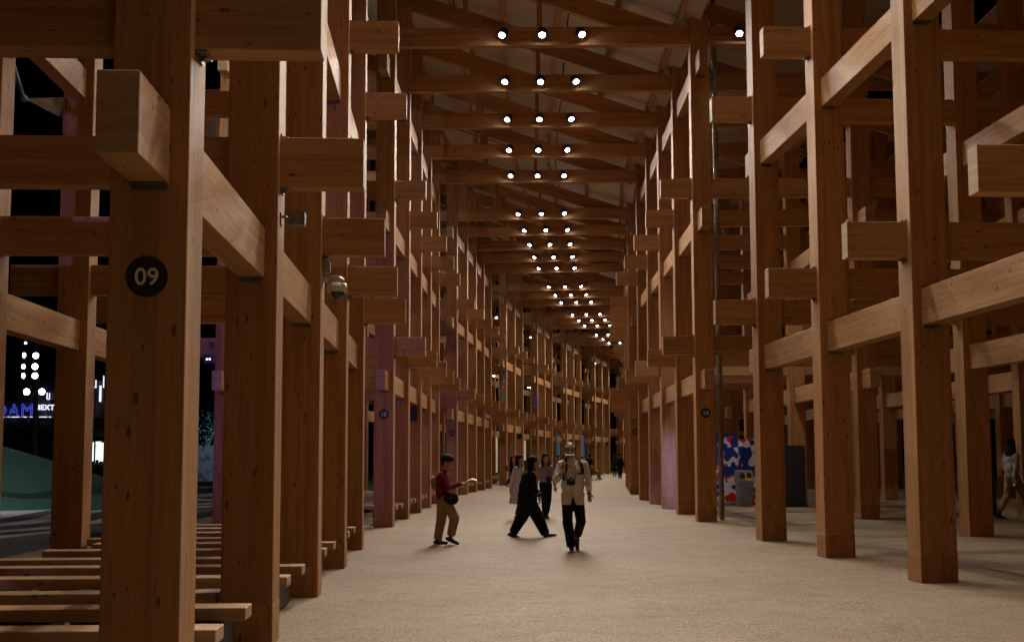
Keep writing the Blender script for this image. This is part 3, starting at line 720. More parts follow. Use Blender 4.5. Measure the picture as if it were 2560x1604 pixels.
# dark pavilion behind with neon lettering and lit shop front
M['bld'] = plain("dark_pavilion_panel", (0.045, 0.05, 0.055), 0.6, 0, 0.5, 0.35)
M['bld2'] = plain("black_pavilion_wall", (0.010, 0.010, 0.012), 0.6, 0, 0.3, 0.6)
M['neonb'] = plain("blue_neon", (0.1, 0.1, 0.8), 0.4, 0, 0, emit=(0.10, 0.13, 1.0), estr=0.6)
M['neonw'] = plain("white_neon", (0.8, 0.8, 1), 0.4, 0, 0, emit=(0.75, 0.78, 1.0), estr=1.3)
M['shop'] = plain("lit_shop_window", (0.8, 0.9, 0.9), 0.4, 0, 0, emit=(0.72, 0.88, 0.86), estr=1.5)
M['redl'] = plain("lit_red_sign", (0.6, 0.1, 0.05), 0.4, 0, 0, emit=(0.9, 0.16, 0.07), estr=0.7)
D = 112.0; A0 = at(0, 945, D); A1 = at(300, 945, D)
def XZ(x, y, d=D): return at(x, y, d)
t = thing("pavilion", "dark pavilion with grid of wall panels and blue neon lettering beyond the mound", "pavilion", (XZ(120, 1150).x, XZ(120, 1150).y + 5, -0.16))
o0 = Vector(t.location)
def pbx(name, x0, y0, x1, y1, mat, dy=0.0, th=0.3, par=None, d=D):
    a_ = XZ(x0, y0, d); b_ = XZ(x1, y1, d); bm = bm_new()
    c_ = (a_ + b_) / 2; bm_box(bm, (c_.x - o0.x, c_.y + dy - o0.y, c_.z - o0.z), (abs(b_.x - a_.x), th, abs(a_.z - b_.z)))
    return part(name, bm, mat, par or t)
pbx("back_wall", -220, 948, 360, 1178, M['bld2'], 1.2, 2.0)
rr = random.Random(4)
for i in range(12):
    for j in range(5):
        x0 = -60 + i * 27; y0 = 948 + j * 24
        if rr.random() < 0.72: pbx("wall_panel", x0, y0, x0 + 26, y0 + 23, M['bld'], -rr.random() * 0.25, 0.2)
for (x0, y0, x1, y1) in ((236, 947, 237.3, 965), (243.5, 947, 245, 966), (236, 964.5, 245, 966), (253.5, 961, 257, 1001), (263, 937, 264.3, 966), (128, 979, 129.3, 994), (122, 978, 123.2, 994), (123, 994, 129, 995.4), (89, 982, 95, 983.4), (95, 983, 96.5, 989), (94.5, 996, 96, 1003)):
    pbx("light_strip", x0, y0, x1, y1, M['neonw'], -0.5, 0.1)
for i in range(38): 
    x0 = 8 + i * 3.4
    if rr.random() < 0.8: pbx("bulb", x0, 1037.5, x0 + 2.6, 1039.3, M['neonw'], -0.5, 0.1)
bm_t = text_mesh("DAM", 2.25, 0.05, M['neonb'], False); p = XZ(44, 1020) - o0
for (txt, sz, x, y, mt, ol) in (("DAM", 1.45, 43, 1023, 'neonb', True), ("NEXT", 0.62, 118, 1015.5, 'neonw', False), ("FUTURE", 0.62, 122, 1030, 'neonb', True)):
    cu = bpy.data.curves.new("lettering", 'FONT'); cu.body = txt; cu.size = sz; cu.align_x = 'CENTER'; cu.align_y = 'CENTER'
    if ol: cu.fill_mode = 'NONE'; cu.bevel_depth = 0.035; cu.bevel_resolution = 0
    else: cu.offset = 0.02; cu.extrude = 0.05
    cu.resolution_u = 3; cu.space_character = 1.15
    tt = bpy.data.objects.new("tmp", cu); COL.objects.link(tt); me = bpy.data.meshes.new_from_object(tt.evaluated_get(bpy.context.evaluated_depsgraph_get())); bpy.data.objects.remove(tt)
    me.materials.clear(); me.materials.append(M[mt]); p = XZ(x, y) - o0
    if txt != "FUTURE": obj("neon_lettering", me, t, loc=(p.x, p.y - 0.7, p.z), rot=(R(90), 0, 0))
pbx("lit_window", 229.5, 1100, 238, 1152, M['shop'], -0.6, 0.1); pbx("lit_window", 245, 1100, 256, 1152, M['shop'], -0.6, 0.1); pbx("lit_window", 257.5, 1103, 263, 1150, M['shop'], -0.6, 0.1)
pbx("red_fascia", 225, 1088, 275, 1099, plain("purple_fascia", (0.10, 0.02, 0.08), 0.5, 0, 0.1, 1), -0.7, 0.2)
pbx("red_sign", 231.5, 1000, 239, 1010, M['redl'], -0.7, 0.1); pbx("red_sign", 232, 1031, 239, 1038, M['redl'], -0.7, 0.1); pbx("white_sign", 231.5, 1012, 235, 1029, M['neonw'], -0.7, 0.1)
pbx("red_sign", 65, 1102, 75, 1117, M['redl'], -6, 0.2); pbx("white_awning", 64, 1118, 75, 1134, M['bld'], -6, 0.2); pbx("white_counter", 86, 1124, 110, 1140, M['bld'], -6, 0.3)
pbx("light_strip", 100, 1134, 111, 1137, M['neonw'], -6.4, 0.1); pbx("light_strip", 100, 1137, 102, 1147, M['neonw'], -6.4, 0.1); pbx("light_strip", 128, 1133, 134, 1139, M['neonw'], -6.4, 0.1)
# wall panels further right, leaf shadows painted into their colour
t2 = thing("garden_wall", "pale grey garden wall with painted leaf shadows seen right of the nearest left column", "wall", gp(515, 1212, -0.16)); o0 = Vector(t2.location); dW = (o0 - Vector((3.2, -28.26, 0))).y
def painted_leaf_shade():
    m, nt, b = new_mat("grey_wall_painted_shade"); tc = N(nt, "ShaderNodeTexCoord"); nz = N(nt, "ShaderNodeTexNoise"); nz.inputs["Scale"].default_value = 1.6; nz.inputs["Detail"].default_value = 2; nz.inputs["Distortion"].default_value = 1.2  # noise darkens the base colour as leaf shadow
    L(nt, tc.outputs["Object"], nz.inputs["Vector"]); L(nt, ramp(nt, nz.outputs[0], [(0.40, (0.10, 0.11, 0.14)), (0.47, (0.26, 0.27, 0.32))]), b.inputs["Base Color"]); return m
M['gw'] = painted_leaf_shade()
for x0, x1 in ((460, 495), (496, 519), (520, 560)):
    a_ = at(x0, 1111, dW); b_ = at(x1, 1200, dW); bm = bm_new(); c_ = (a_ + b_) / 2
    bm_box(bm, (c_.x - o0.x, c_.y - o0.y, c_.z - o0.z), (b_.x - a_.x - 0.03, 0.12, a_.z - b_.z)); part("panel", bm, M['gw'], t2)
wl = bpy.data.lights.new("garden_light", 'SPOT'); wl.energy = 500; wl.color = (0.6, 0.8, 1.0); wl.spot_size = R(100); wl.spot_blend = 0.8; wl.shadow_soft_size = 0.2
lo = bpy.data.objects.new("garden_lamp", wl); COL.objects.link(lo); lo.location = o0 + Vector((2.0, -7, 5.5)); lo.rotation_euler = (R(60), 0, R(12)); 
# trees
M['bark'] = plain("dark_bark", (0.05, 0.035, 0.025), 0.9, 0, 0.3, 12)
M['leaf'] = plain("night_leaves", (0.045, 0.075, 0.035), 0.6, 0, 0.35, 3)
M['leafc'] = plain("cyan_lit_leaves", (0.05, 0.14, 0.13), 0.5, 0, 0.4, 3)  # cyan of the uplight is also mixed into the leaf colour
def tree(loc, h, w, seed, label, mat, n=900):
    rg = random.Random(seed); t = thing("tree", label, "tree", loc, 0, "small trees on the plaza")
    bm = bm_new(); top = Vector((rg.uniform(-.1, .1) * w, 0, h * 0.62)); bm_cone(bm, (0, 0, 0), 0.07 * w * 0.5, top, 0.03 * w * 0.5, 8)
    tips = []
    for i in range(9):
        an = rg.uniform(0, 6.28); f = rg.uniform(0.35, 0.95); b0 = Vector((0, 0, 0)).lerp(top, f)
        tip = b0 + Vector((math.cos(an) * w * rg.uniform(.25, .48), math.sin(an) * w * rg.uniform(.25, .48), h * rg.uniform(.12, .38)))
        bm_cone(bm, b0, 0.016 * w, tip, 0.006 * w, 6); tips.append(tip)
    part("trunk", bm, M['bark'], t)
    bm = bm_new()
    for i in range(n):
        tp = rg.choice(tips); p = tp + Vector((rg.gauss(0, .13) * w, rg.gauss(0, .13) * w, rg.gauss(0, .08) * h)); s_ = rg.uniform(.05, .10)
        q = Euler((rg.uniform(0, 3), rg.uniform(0, 3), rg.uniform(0, 3))).to_matrix()
        vs_ = [bm.verts.new(p + q @ Vector(c)) for c in ((-s_, 0, 0), (0, -s_ * .5, 0), (s_, 0, 0), (0, s_ * .5, 0))]; bm.faces.new(vs_)
    part("crown", bm, mat, t)
for i, (x, d, h, w) in enumerate(((22, 74, 4.6, 3.6), (52, 80, 5.0, 4.0), (108, 78, 5.4, 4.2), (150, 84, 4.4, 3.6))):
    p = at(x, 1200, d); p.z = -0.16; tree(p, h, w, i, f"{['first', 'second', 'third', 'fourth'][i]} small dark tree from the left in front of the neon lettering", M['leaf'])
p = gp(510, 1208); p.z = -0.16; p.y += 2; tree(p, 5.2, 4.6, 31, "tree with cyan lit leaves above the garden wall", M['leafc'], 1400)
cl = bpy.data.lights.new("tree_uplight", 'SPOT'); cl.energy = 900; cl.color = (0.25, 0.75, 1.0); cl.spot_size = R(80); cl.spot_blend = 0.7
lo = bpy.data.objects.new("tree_lamp", cl); COL.objects.link(lo); lo.location = p + Vector((-1.5, -3.0, 0.6)); lo.rotation_euler = (R(140), 0, R(-15))
# distant lit halls glimpsed between far left columns
M['warmw'] = plain("warm_lit_glass", (0.8, 0.7, 0.5), 0.4, 0, 0, emit=(0.70, 0.62, 0.42), estr=0.45)
M['bluew'] = plain("blue_lit_wall", (0.1, 0.3, 0.5), 0.5, 0, 0, emit=(0.05, 0.17, 0.34), estr=0.32)  # wall glows: the blue light on it is put in as emission
M['halls'] = plain("dark_hall_wall", (0.04, 0.04, 0.045), 0.7, 0, 0.2, 0.5)
def hall(label, x0, x1, ytop, d, mat, wins):
    a_ = at(x0, ytop, d); b_ = at(x1, ytop, d); t = thing("exhibition_hall", label, "hall", ((a_.x + b_.x) / 2, a_.y, -0.16)); o = Vector(t.location)
    bm = bm_new(); bm_box(bm, (0, 2, (a_.z + 0.16) / 2), (b_.x - a_.x, 3.6, a_.z + 0.16)); part("wall", bm, M['halls'], t)
    for (u0, w0, u1, w1) in wins:
        p = at(u0, w0, d); q = at(u1, w1, d); c_ = (p + q) / 2; bm = bm_new(); bm_box(bm, (c_.x - o.x, 0.12, c_.z - o.z), (q.x - p.x, 0.10, p.z - q.z)); part("lit_window", bm, mat, t)
hall("hall with warm glowing glass wall behind the columns near sign twelve", 1170, 1262, 1050, 96, M['warmw'], [(1236, 1092, 1243, 1180), (1245, 1092, 1250, 1172), (1200, 1100, 1230, 1175)])
hall("hall with glowing arched window between signs twelve and thirteen", 1290, 1345, 1070, 118, M['warmw'], [(1309, 1100, 1320, 1150)])
hall("blue lit hall beyond the columns around sign fourteen", 1380, 1480, 1060, 150, M['bluew'], [(1384, 1085, 1412, 1176), (1440, 1062, 1470, 1176)])  # these panels are wall, with the blue light given as glow

# ------------------------------------------------------------------ people
def body_mesh(prims, voxel, name, mat, smooth=2):
    """prims: ('c', p0, r0, p1, r1) tapered limb | ('e', centre, (rx, ry, rz)[, euler]) ; fused into one continuous surface"""
    bm = bm_new()
    for p in prims:
        if p[0] == 'c':
            bm_cone(bm, p[1], p[2], p[3], p[4], 12); bm_ball(bm, p[1], p[2], 12); bm_ball(bm, p[3], p[4], 12)
        elif p[0] == 'k': bm_cone(bm, p[1], p[2], p[3], p[4], 20)
        elif p[0] == 'e':
            bm_ball(bm, p[1], p[2], 16, Euler(p[3]).to_matrix() if len(p) > 3 else None)
        elif p[0] == 'b':
            bm_box(bm, p[1], p[2], Euler(p[3]).to_matrix() if len(p) > 3 else None)
    me = fin(bm, name); o = bpy.data.objects.new("tmp", me); COL.objects.link(o)
    m = o.modifiers.new("r", 'REMESH'); m.mode = 'VOXEL'; m.voxel_size = voxel; m.use_smooth_shade = True
    if smooth:
        m2 = o.modifiers.new("s", 'SMOOTH'); m2.iterations = smooth; m2.factor = 0.5
    out = bpy.data.meshes.new_from_object(o.evaluated_get(bpy.context.evaluated_depsgraph_get()))
    bpy.data.objects.remove(o); out.name = name; out.materials.clear(); out.materials.append(mat)
    for p in out.polygons: p.use_smooth = True
    return out
M['skin'] = plain("skin", (0.42, 0.24, 0.16), 0.5, 0, 0.08, 14, spec=0.35)
M['hair'] = plain("black_hair", (0.008, 0.007, 0.006), 0.75, 0, 0.3, 60, bump=0.6, spec=0.2)
M['ghair'] = plain("greying_hair", (0.07, 0.065, 0.06), 0.5, 0, 0.4, 60)
M['eye'] = plain("dark_eye", (0.015, 0.012, 0.010), 0.2, 0, 0)
M['lip'] = plain("lips", (0.30, 0.11, 0.09), 0.5, 0, 0)
def cloth(name, col, n=0.12):
    if name in M: return M[name]
    m = plain(name, col, 0.85, 0, n, 7, bump=0.25, spec=0.2); nt = m.node_tree; b = nt.nodes["Principled BSDF"]
    tc = N(nt, "ShaderNodeTexCoord"); mp = N(nt, "ShaderNodeMapping"); mp.inputs["Scale"].default_value = (1.0, 1.0, 0.55); mp.inputs["Rotation"].default_value = (0.3, 0.5, 0.2); L(nt, tc.outputs["Object"], mp.inputs[0])
    wv = N(nt, "ShaderNodeTexNoise"); wv.inputs["Scale"].default_value = 9; wv.inputs["Detail"].default_value = 2; wv.inputs["Distortion"].default_value = 1.6; L(nt, mp.outputs[0], wv.inputs["Vector"])
    bp = N(nt, "ShaderNodeBump"); bp.inputs["Strength"].default_value = 0.9; bp.inputs["Distance"].default_value = 0.05
    L(nt, wv.outputs[0], bp.inputs["Height"]); L(nt, bp.outputs[0], b.inputs["Normal"]); M[name] = m
    return m
def V3(*a): return Vector(a)
def limb_hand(w, d, s=1.0, curl=0.5, side=1, fwd=None):
    """five-fingered hand prims from wrist w along direction d"""
    d = Vector(d).normalized(); f = Vector(fwd) if fwd is not None else Vector((0, -1, 0))
    x = d.cross(f).normalized() * side; n = x.cross(d).normalized()
    P = [('c', w, 0.026 * s, w + d * 0.03 * s, 0.028 * s), ('e', w + d * 0.055 * s, (0.036 * s, 0.020 * s, 0.045 * s), tuple(d.to_track_quat('Z', 'Y').to_euler()))]
    for i, ln in enumerate((0.070, 0.080, 0.074, 0.056)):
        b = w + d * 0.088 * s + x * (0.027 - 0.018 * i) * s
        m_ = b + (d * math.cos(curl * .6) - n * math.sin(curl * .6)) * ln * .5 * s
        e = m_ + (d * math.cos(curl * 1.6) - n * math.sin(curl * 1.6)) * ln * .5 * s
        P += [('c', b, 0.0092 * s, m_, 0.0085 * s), ('c', m_, 0.0085 * s, e, 0.007 * s)]
    tb = w + d * 0.03 * s + x * 0.03 * s; tm = tb + (d * .7 + x * .7) * 0.035 * s; te = tm + (d * .95 + x * .1 - n * .3) * 0.03 * s
    P += [('c', tb, 0.012 * s, tm, 0.0105 * s), ('c', tm, 0.0105 * s, te, 0.0085 * s)]
    return P
def shoe(ank, toe_dir, s=1.0, pitch=0.0):
    d = Vector((toe_dir[0], toe_dir[1], 0)).normalized(); d = (d * math.cos(pitch) + Vector((0, 0, 1)) * math.sin(pitch))
    dn = d.cross(Vector((0, 0, 1)).cross(d)).normalized()
    if dn.z > 0: dn = -dn
    base = Vector(ank) + dn * 0.055 * s
    return [('c', base - d * 0.045 * s, 0.036 * s, base + d * 0.05 * s, 0.040 * s), ('c', base + d * 0.05 * s, 0.040 * s, base + d * 0.165 * s - Vector((0, 0, 0.006)), 0.030 * s), ('c', ank, 0.040 * s, base, 0.042 * s)]
def head(parent, c, yaw=0.0, pitch=0.0, s=1.0, hair='short', hm='hair', detail=True, glasses=False):
    """c = centre of skull; faces local -Y when yaw = 0"""
    s = s * 1.10; q = Matrix.Rotation(yaw, 3, 'Z') @ Matrix.Rotation(pitch, 3, 'X'); c = Vector(c)
    def T(x, y, z): return c + q @ (Vector((x, y, z)) * s)
    e = tuple(q.to_euler())
    P = [('e', T(0, 0.012, 0.025), (0.074 * s, 0.090 * s, 0.085 * s), e), ('e', T(0, -0.018, -0.045), (0.058 * s, 0.064 * s, 0.068 * s), e),
         ('e', T(0, -0.045, -0.092), (0.028 * s, 0.026 * s, 0.022 * s), e), ('c', T(0, -0.080, -0.002), 0.009 * s, T(0, -0.098, -0.030), 0.013 * s),
         ('e', T(0.075, 0.012, -0.012), (0.010 * s, 0.020 * s, 0.030 * s), e), ('e', T(-0.075, 0.012, -0.012), (0.010 * s, 0.020 * s, 0.030 * s), e),
         ('e', T(0.033, -0.058, -0.030), (0.022 * s, 0.020 * s, 0.022 * s), e), ('e', T(-0.033, -0.058, -0.030), (0.022 * s, 0.020 * s, 0.022 * s), e)]
    if detail:
        for sx in (-1, 1):
            bm = bm_new(); bm_ball(bm, T(sx * 0.029, -0.073, 0.006), (0.012 * s, 0.006 * s, 0.006 * s), 10, q); part("eye", bm, M['eye'], parent, True)
            bm = bm_new(); bm_ball(bm, T(sx * 0.030, -0.076, 0.027), (0.019 * s, 0.006 * s, 0.0035 * s), 10, q); part("eyebrow", bm, M['hair'], parent, True)
        bm = bm_new(); bm_ball(bm, T(0, -0.083, -0.060), (0.022 * s, 0.006 * s, 0.006 * s), 10, q); part("mouth", bm, M['lip'], parent, True)
    if glasses:
        bm = bm_new()
        for sx in (-1, 1):
            cc = T(sx * 0.031, -0.088, 0.004)
            for i in range(12):
                a0, a1 = i * math.pi / 6, (i + 1) * math.pi / 6
                bm_cone(bm, cc + q @ Vector((math.cos(a0) * .024 * s, 0, math.sin(a0) * .018 * s)), .0022, cc + q @ Vector((math.cos(a1) * .024 * s, 0, math.sin(a1) * .018 * s)), .0022, 5)
        bm_cone(bm, T(-.008, -.090, .006), .002, T(.008, -.090, .006), .002, 5); bm_cone(bm, T(.055, -.086, .008), .002, T(.078, .0, .006), .002, 5); bm_cone(bm, T(-.055, -.086, .008), .002, T(-.078, .0, .006), .002, 5)
        part("glasses", bm, M['black'], parent)
    H = {'short': [('e', T(0, 0.022, 0.048), (0.092 * s, 0.102 * s, 0.086 * s), e), ('e', T(0, -0.055, 0.070), (0.075 * s, 0.040 * s, 0.030 * s), e), ('e', T(0, -0.035, 0.085), (0.066 * s, 0.050 * s, 0.034 * s), e), ('e', T(0, 0.065, -0.01), (0.066 * s, 0.040 * s, 0.060 * s), e)],
         'balding': [('e', T(0.064, 0.025, 0.030), (0.022 * s, 0.058 * s, 0.042 * s), e), ('e', T(-0.064, 0.025, 0.030), (0.022 * s, 0.058 * s, 0.042 * s), e), ('e', T(0, 0.035, 0.098), (0.058 * s, 0.060 * s, 0.018 * s), e), ('e', T(0, 0.060, 0.030), (0.072 * s, 0.048 * s, 0.065 * s), e)],
         'bob': [('e', T(0, 0.022, 0.045), (0.090 * s, 0.098 * s, 0.084 * s), e), ('e', T(0.066, 0.020, -0.06), (0.030 * s, 0.060 * s, 0.095 * s), e), ('e', T(-0.066, 0.020, -0.06), (0.030 * s, 0.060 * s, 0.095 * s), e), ('e', T(0, 0.062, -0.06), (0.080 * s, 0.045 * s, 0.105 * s), e)],
         'long': [('e', T(0, 0.020, 0.044), (0.087 * s, 0.094 * s, 0.082 * s), e), ('c', T(0.070, 0.012, 0.0), 0.026 * s, T(0.082, -0.01, -0.24), 0.030 * s), ('c', T(-0.070, 0.012, 0.0), 0.026 * s, T(-0.082, -0.01, -0.24), 0.030 * s), ('e', T(0, 0.068, -0.14), (0.085 * s, 0.040 * s, 0.17 * s), e)],
         'cap': [('e', T(0, 0.018, 0.055), (0.088 * s, 0.098 * s, 0.066 * s), e), ('e', T(0, -0.10, 0.032), (0.060 * s, 0.058 * s, 0.010 * s), e)]}[hair]
    obj("cap" if hair == 'cap' else "hair", body_mesh(H, 0.009 * s, "hair", M[hm], 2), parent)
    return P
def garments(t, name, prims, mat, vox=0.013, sm=2): return obj(name, body_mesh(prims, vox, name, mat, sm), t)

# ---- man filming while walking towards the camera
def ground_xy(x, y): return SLOPE * x
mx, my = 3.90, -8.18
t = thing("person", "man in white shirt and black trousers walking forward filming with a phone on a gimbal", "person", (mx, my, ground_xy(mx, my)), 0)
hd = head(t, (-0.035, -0.03, 1.565), yaw=R(-3), pitch=R(4), hair='balding', hm='ghair')
neck = [('c', V3(-0.02, 0.01, 1.36), 0.052, V3(-0.03, -0.005, 1.50), 0.050)]
sL, eL, wL = V3(0.185, 0.01, 1.345), V3(0.252, 0.03, 1.105), V3(0.258, -0.06, 0.905)
sR, eR, wR = V3(-0.185, 0.01, 1.345), V3(-0.262, -0.04, 1.115), V3(-0.130, -0.24, 1.275)
legs = [('c', V3(-0.085, 0, 0.80), 0.085, V3(-0.080, -0.04, 0.44), 0.055), ('c', V3(-0.080, -0.04, 0.44), 0.050, V3(-0.030, -0.02, 0.10), 0.036),
        ('c', V3(0.085, 0, 0.80), 0.085, V3(0.125, -0.03, 0.46), 0.055), ('c', V3(0.125, -0.03, 0.46), 0.050, V3(0.075, 0.25, 0.20), 0.036)]
torso = [('e', V3(0, 0.01, 1.20), (0.165, 0.105, 0.19)), ('e', V3(0, 0.0, 0.98), (0.150, 0.115, 0.17)), ('e', V3(0, 0, 0.84), (0.150, 0.11, 0.10))]
arms = [('c', sL, 0.048, eL, 0.038), ('c', eL, 0.036, wL, 0.026), ('c', sR, 0.048, eR, 0.040), ('c', eR, 0.040, wR, 0.027)]
garments(t, "body", hd + neck + torso + legs + arms, M['skin'], 0.011, 2)
WS = cloth("white_shirt", (0.62, 0.60, 0.59), 0.04)
shirt = [('e', V3(0, 0.01, 1.23), (0.195, 0.130, 0.165)), ('e', V3(0, -0.01, 1.03), (0.188, 0.145, 0.22)), ('e', V3(0.0, 0, 0.86), (0.192, 0.150, 0.155)), ('b', V3(0.0, 0.0, 0.80), (0.345, 0.22, 0.16)),
         ('c', V3(-0.10, 0.01, 1.365), 0.060, sR, 0.068), ('c', V3(0.10, 0.01, 1.365), 0.060, sL, 0.068), ('c', sR, 0.068, eR + V3(0, 0, 0.0), 0.064), ('c', eR, 0.064, eR.lerp(wR, 0.28), 0.060),
         ('c', sL, 0.068, eL, 0.058), ('c', eL, 0.058, eL.lerp(wL, 0.80), 0.046), ('c', V3(-0.02, 0.0, 1.37), 0.072, V3(-0.025, 0.0, 1.425), 0.062)]
garments(t, "shirt", shirt, WS, 0.012, 3)
bm = bm_new(); y_ = -0.172
wv_ = [bm.verts.new(p) for p in ((0.0, y_ + 0.012, 0.865), (-0.042, y_ + 0.005, 0.705), (0.048, y_ + 0.005, 0.705), (0.0, y_ + 0.06, 0.865), (-0.042, y_ + 0.06, 0.705), (0.048, y_ + 0.06, 0.705))]
for f_ in ((0, 1, 2), (5, 4, 3), (0, 3, 4, 1), (1, 4, 5, 2), (2, 5, 3, 0)): bm.faces.new([wv_[i_] for i_ in f_])
part("trouser_front", bm, cloth("black_trousers", (0.008, 0.008, 0.010)), t)
for z in (0.90, 0.99, 1.08, 1.19, 1.29):
    bm = bm_new(); bm_ball(bm, V3(0.012, -0.150 if z < 1.2 else -0.128, z), (0.005, 0.003, 0.005), 8); part("button", bm, M['tan'], t)
bm = bm_new(); bm_box(bm, V3(0.115, -0.146, 1.205), (0.085, 0.012, 0.022)); part("pocket_item", bm, M['black'], t)
BT = cloth("black_trousers", (0.008, 0.008, 0.010))
garments(t, "trousers", [('e', V3(0, 0.01, 0.83), (0.165, 0.120, 0.11)), ('c', V3(-0.085, 0, 0.80), 0.096, V3(-0.085, -0.04, 0.44), 0.078), ('c', V3(-0.085, -0.04, 0.44), 0.085, V3(-0.05, -0.03, 0.25), 0.078), ('k', V3(-0.05, -0.03, 0.25), 0.078, V3(-0.028, -0.02, 0.065), 0.072),
                         ('c', V3(0.085, 0, 0.80), 0.096, V3(0.125, -0.035, 0.46), 0.080), ('c', V3(0.125, -0.035, 0.46), 0.082, V3(0.085, 0.19, 0.26), 0.070)], BT, 0.012, 2)
garments(t, "shoe", shoe(V3(-0.025, -0.01, 0.09), (0.0, -1), 1.0), M['black'], 0.009, 1)
garments(t, "shoe", shoe(V3(0.075, 0.25, 0.17), (0.02, -1), 1.0, -R(62)), M['black'], 0.009, 1)
bm = bm_new(); bm_box(bm, V3(-0.025, -0.085, 0.010), (0.085, 0.25, 0.018)); bmesh.ops.bevel(bm, geom=bm.edges[:], offset=0.006, segments=2, affect='EDGES'); part("sole", bm, M['white'], t)
garments(t, "hand", limb_hand(wL, (0.05, -0.12, -1), 1.0, 0.6, -1, (0, -1, 0)), M['skin'], 0.0055, 1)
garments(t, "hand", limb_hand(wR, (0.25, -0.1, 1), 1.0, 1.5, 1, (0, -1, 0)), M['skin'], 0.0055, 1)
bm = bm_new(); bm_cone(bm, wL + V3(0, 0.0, 0.0), 0.037, wL + V3(0, -0.004, -0.022), 0.037, 18); part("watch", bm, M['black'], t)
# gimbal and phone (held)
g = thing("gimbal", "black phone gimbal held up in the filming man's hand", "gimbal", (mx - 0.105, my - 0.285, ground_xy(mx, my) + 1.33))
bm = bm_new(); bm_cone(bm, (0, 0, -0.10), 0.017, (0, 0, 0.09), 0.017, 14); part("grip", bm, M['black'], g)
bm = bm_new(); bm_ball(bm, (0, 0, 0.105), 0.028); bm_tube(bm, [(0, 0, 0.105), (-0.045, 0.02, 0.13), (-0.045, 0.02, 0.17), (0.0, 0.015, 0.185)], 0.012); part("motor_arm", bm, M['black'], g, True)
ph = thing("phone", "phone with glowing edge clamped in the raised gimbal", "phone", (mx - 0.052, my - 0.285, ground_xy(mx, my) + 1.480), 0)
bm = bm_new(); bm_box(bm, (0, 0, 0), (0.150, 0.009, 0.076), Euler((R(62), 0, 0)).to_matrix()); bmesh.ops.bevel(bm, geom=bm.edges[:], offset=0.003, segments=1, affect='EDGES'); part("case", bm, M['grey'], ph)
bm = bm_new(); bm_box(bm, (0, -0.037, 0.020), (0.150, 0.006, 0.008)); part("glow_edge", bm, plain("glow_edge", (0.9, 0.9, 0.95), 0.4, 0, 0, emit=(0.8, 0.8, 0.9), estr=0.5), ph)  # bright line along the edge comes from added emission
# camera on neck strap
cz = thing("camera", "black camera with yellow trimmed strap hanging on the filming man's chest", "camera", (mx - 0.035, my - 0.215, ground_xy(mx, my) + 1.075), R(4))
bm = bm_new(); bm_box(bm, (0, 0, 0), (0.132, 0.060, 0.090)); bm_box(bm, (0, 0, 0.055), (0.055, 0.055, 0.035)); bmesh.ops.bevel(bm, geom=bm.edges[:], offset=0.008, segments=2, affect='EDGES'); part("camera_body", bm, M['black'], cz, True)
bm = bm_new(); bm_cone(bm, (0, -0.03, -0.005), 0.040, (0, -0.12, -0.012), 0.038, 24); part("lens_barrel", bm, M['black'], cz)
bm = bm_new(); bm_cone(bm, (0, -0.121, -0.012), 0.030, (0, -0.123, -0.012), 0.030, 20); part("lens_glass", bm, M['dome'], cz)
def strap(pts, mat, w=0.016, name="strap", par=None):
    bm = bm_new()
    for a_, b_ in zip(pts[:-1], pts[1:]):
        d_ = Vector(b_) - Vector(a_); q = d_.to_track_quat('Z', 'Y').to_matrix(); bm_box(bm, (Vector(a_) + Vector(b_)) / 2, (w * 2, 0.004, d_.length * 1.05), q)
    return part(name, bm, mat, par)
strap([(-0.062, 0.0, 0.03), (-0.070, 0.045, 0.12), (-0.055, 0.06, 0.22), (-0.030, 0.10, 0.32)], M['black'], 0.008, "strap", cz)
strap([(0.062, 0.0, 0.03), (0.078, 0.040, 0.12)], M['black'], 0.008, "strap", cz)
strap([(0.078, 0.040, 0.12), (0.080, 0.050, 0.20), (0.066, 0.07, 0.28)], M['yel'], 0.012, "strap", cz)
NV = cloth("navy_strap", (0.012, 0.016, 0.030))
strap([(-0.135, -0.125, 1.10), (-0.150, -0.135, 1.22), (-0.145, -0.105, 1.33), (-0.115, -0.03, 1.415)], NV, 0.024, "backpack_strap", t)
strap([(0.155, -0.115, 1.20), (0.150, -0.125, 1.27), (0.135, -0.095, 1.35), (0.100, -0.02, 1.425)], NV, 0.024, "backpack_strap", t)
garments(t, "backpack", [('e', V3(0, 0.20, 1.15), (0.17, 0.10, 0.22)), ('b', V3(0, 0.20, 1.10), (0.28, 0.14, 0.34))], NV, 0.016, 2)

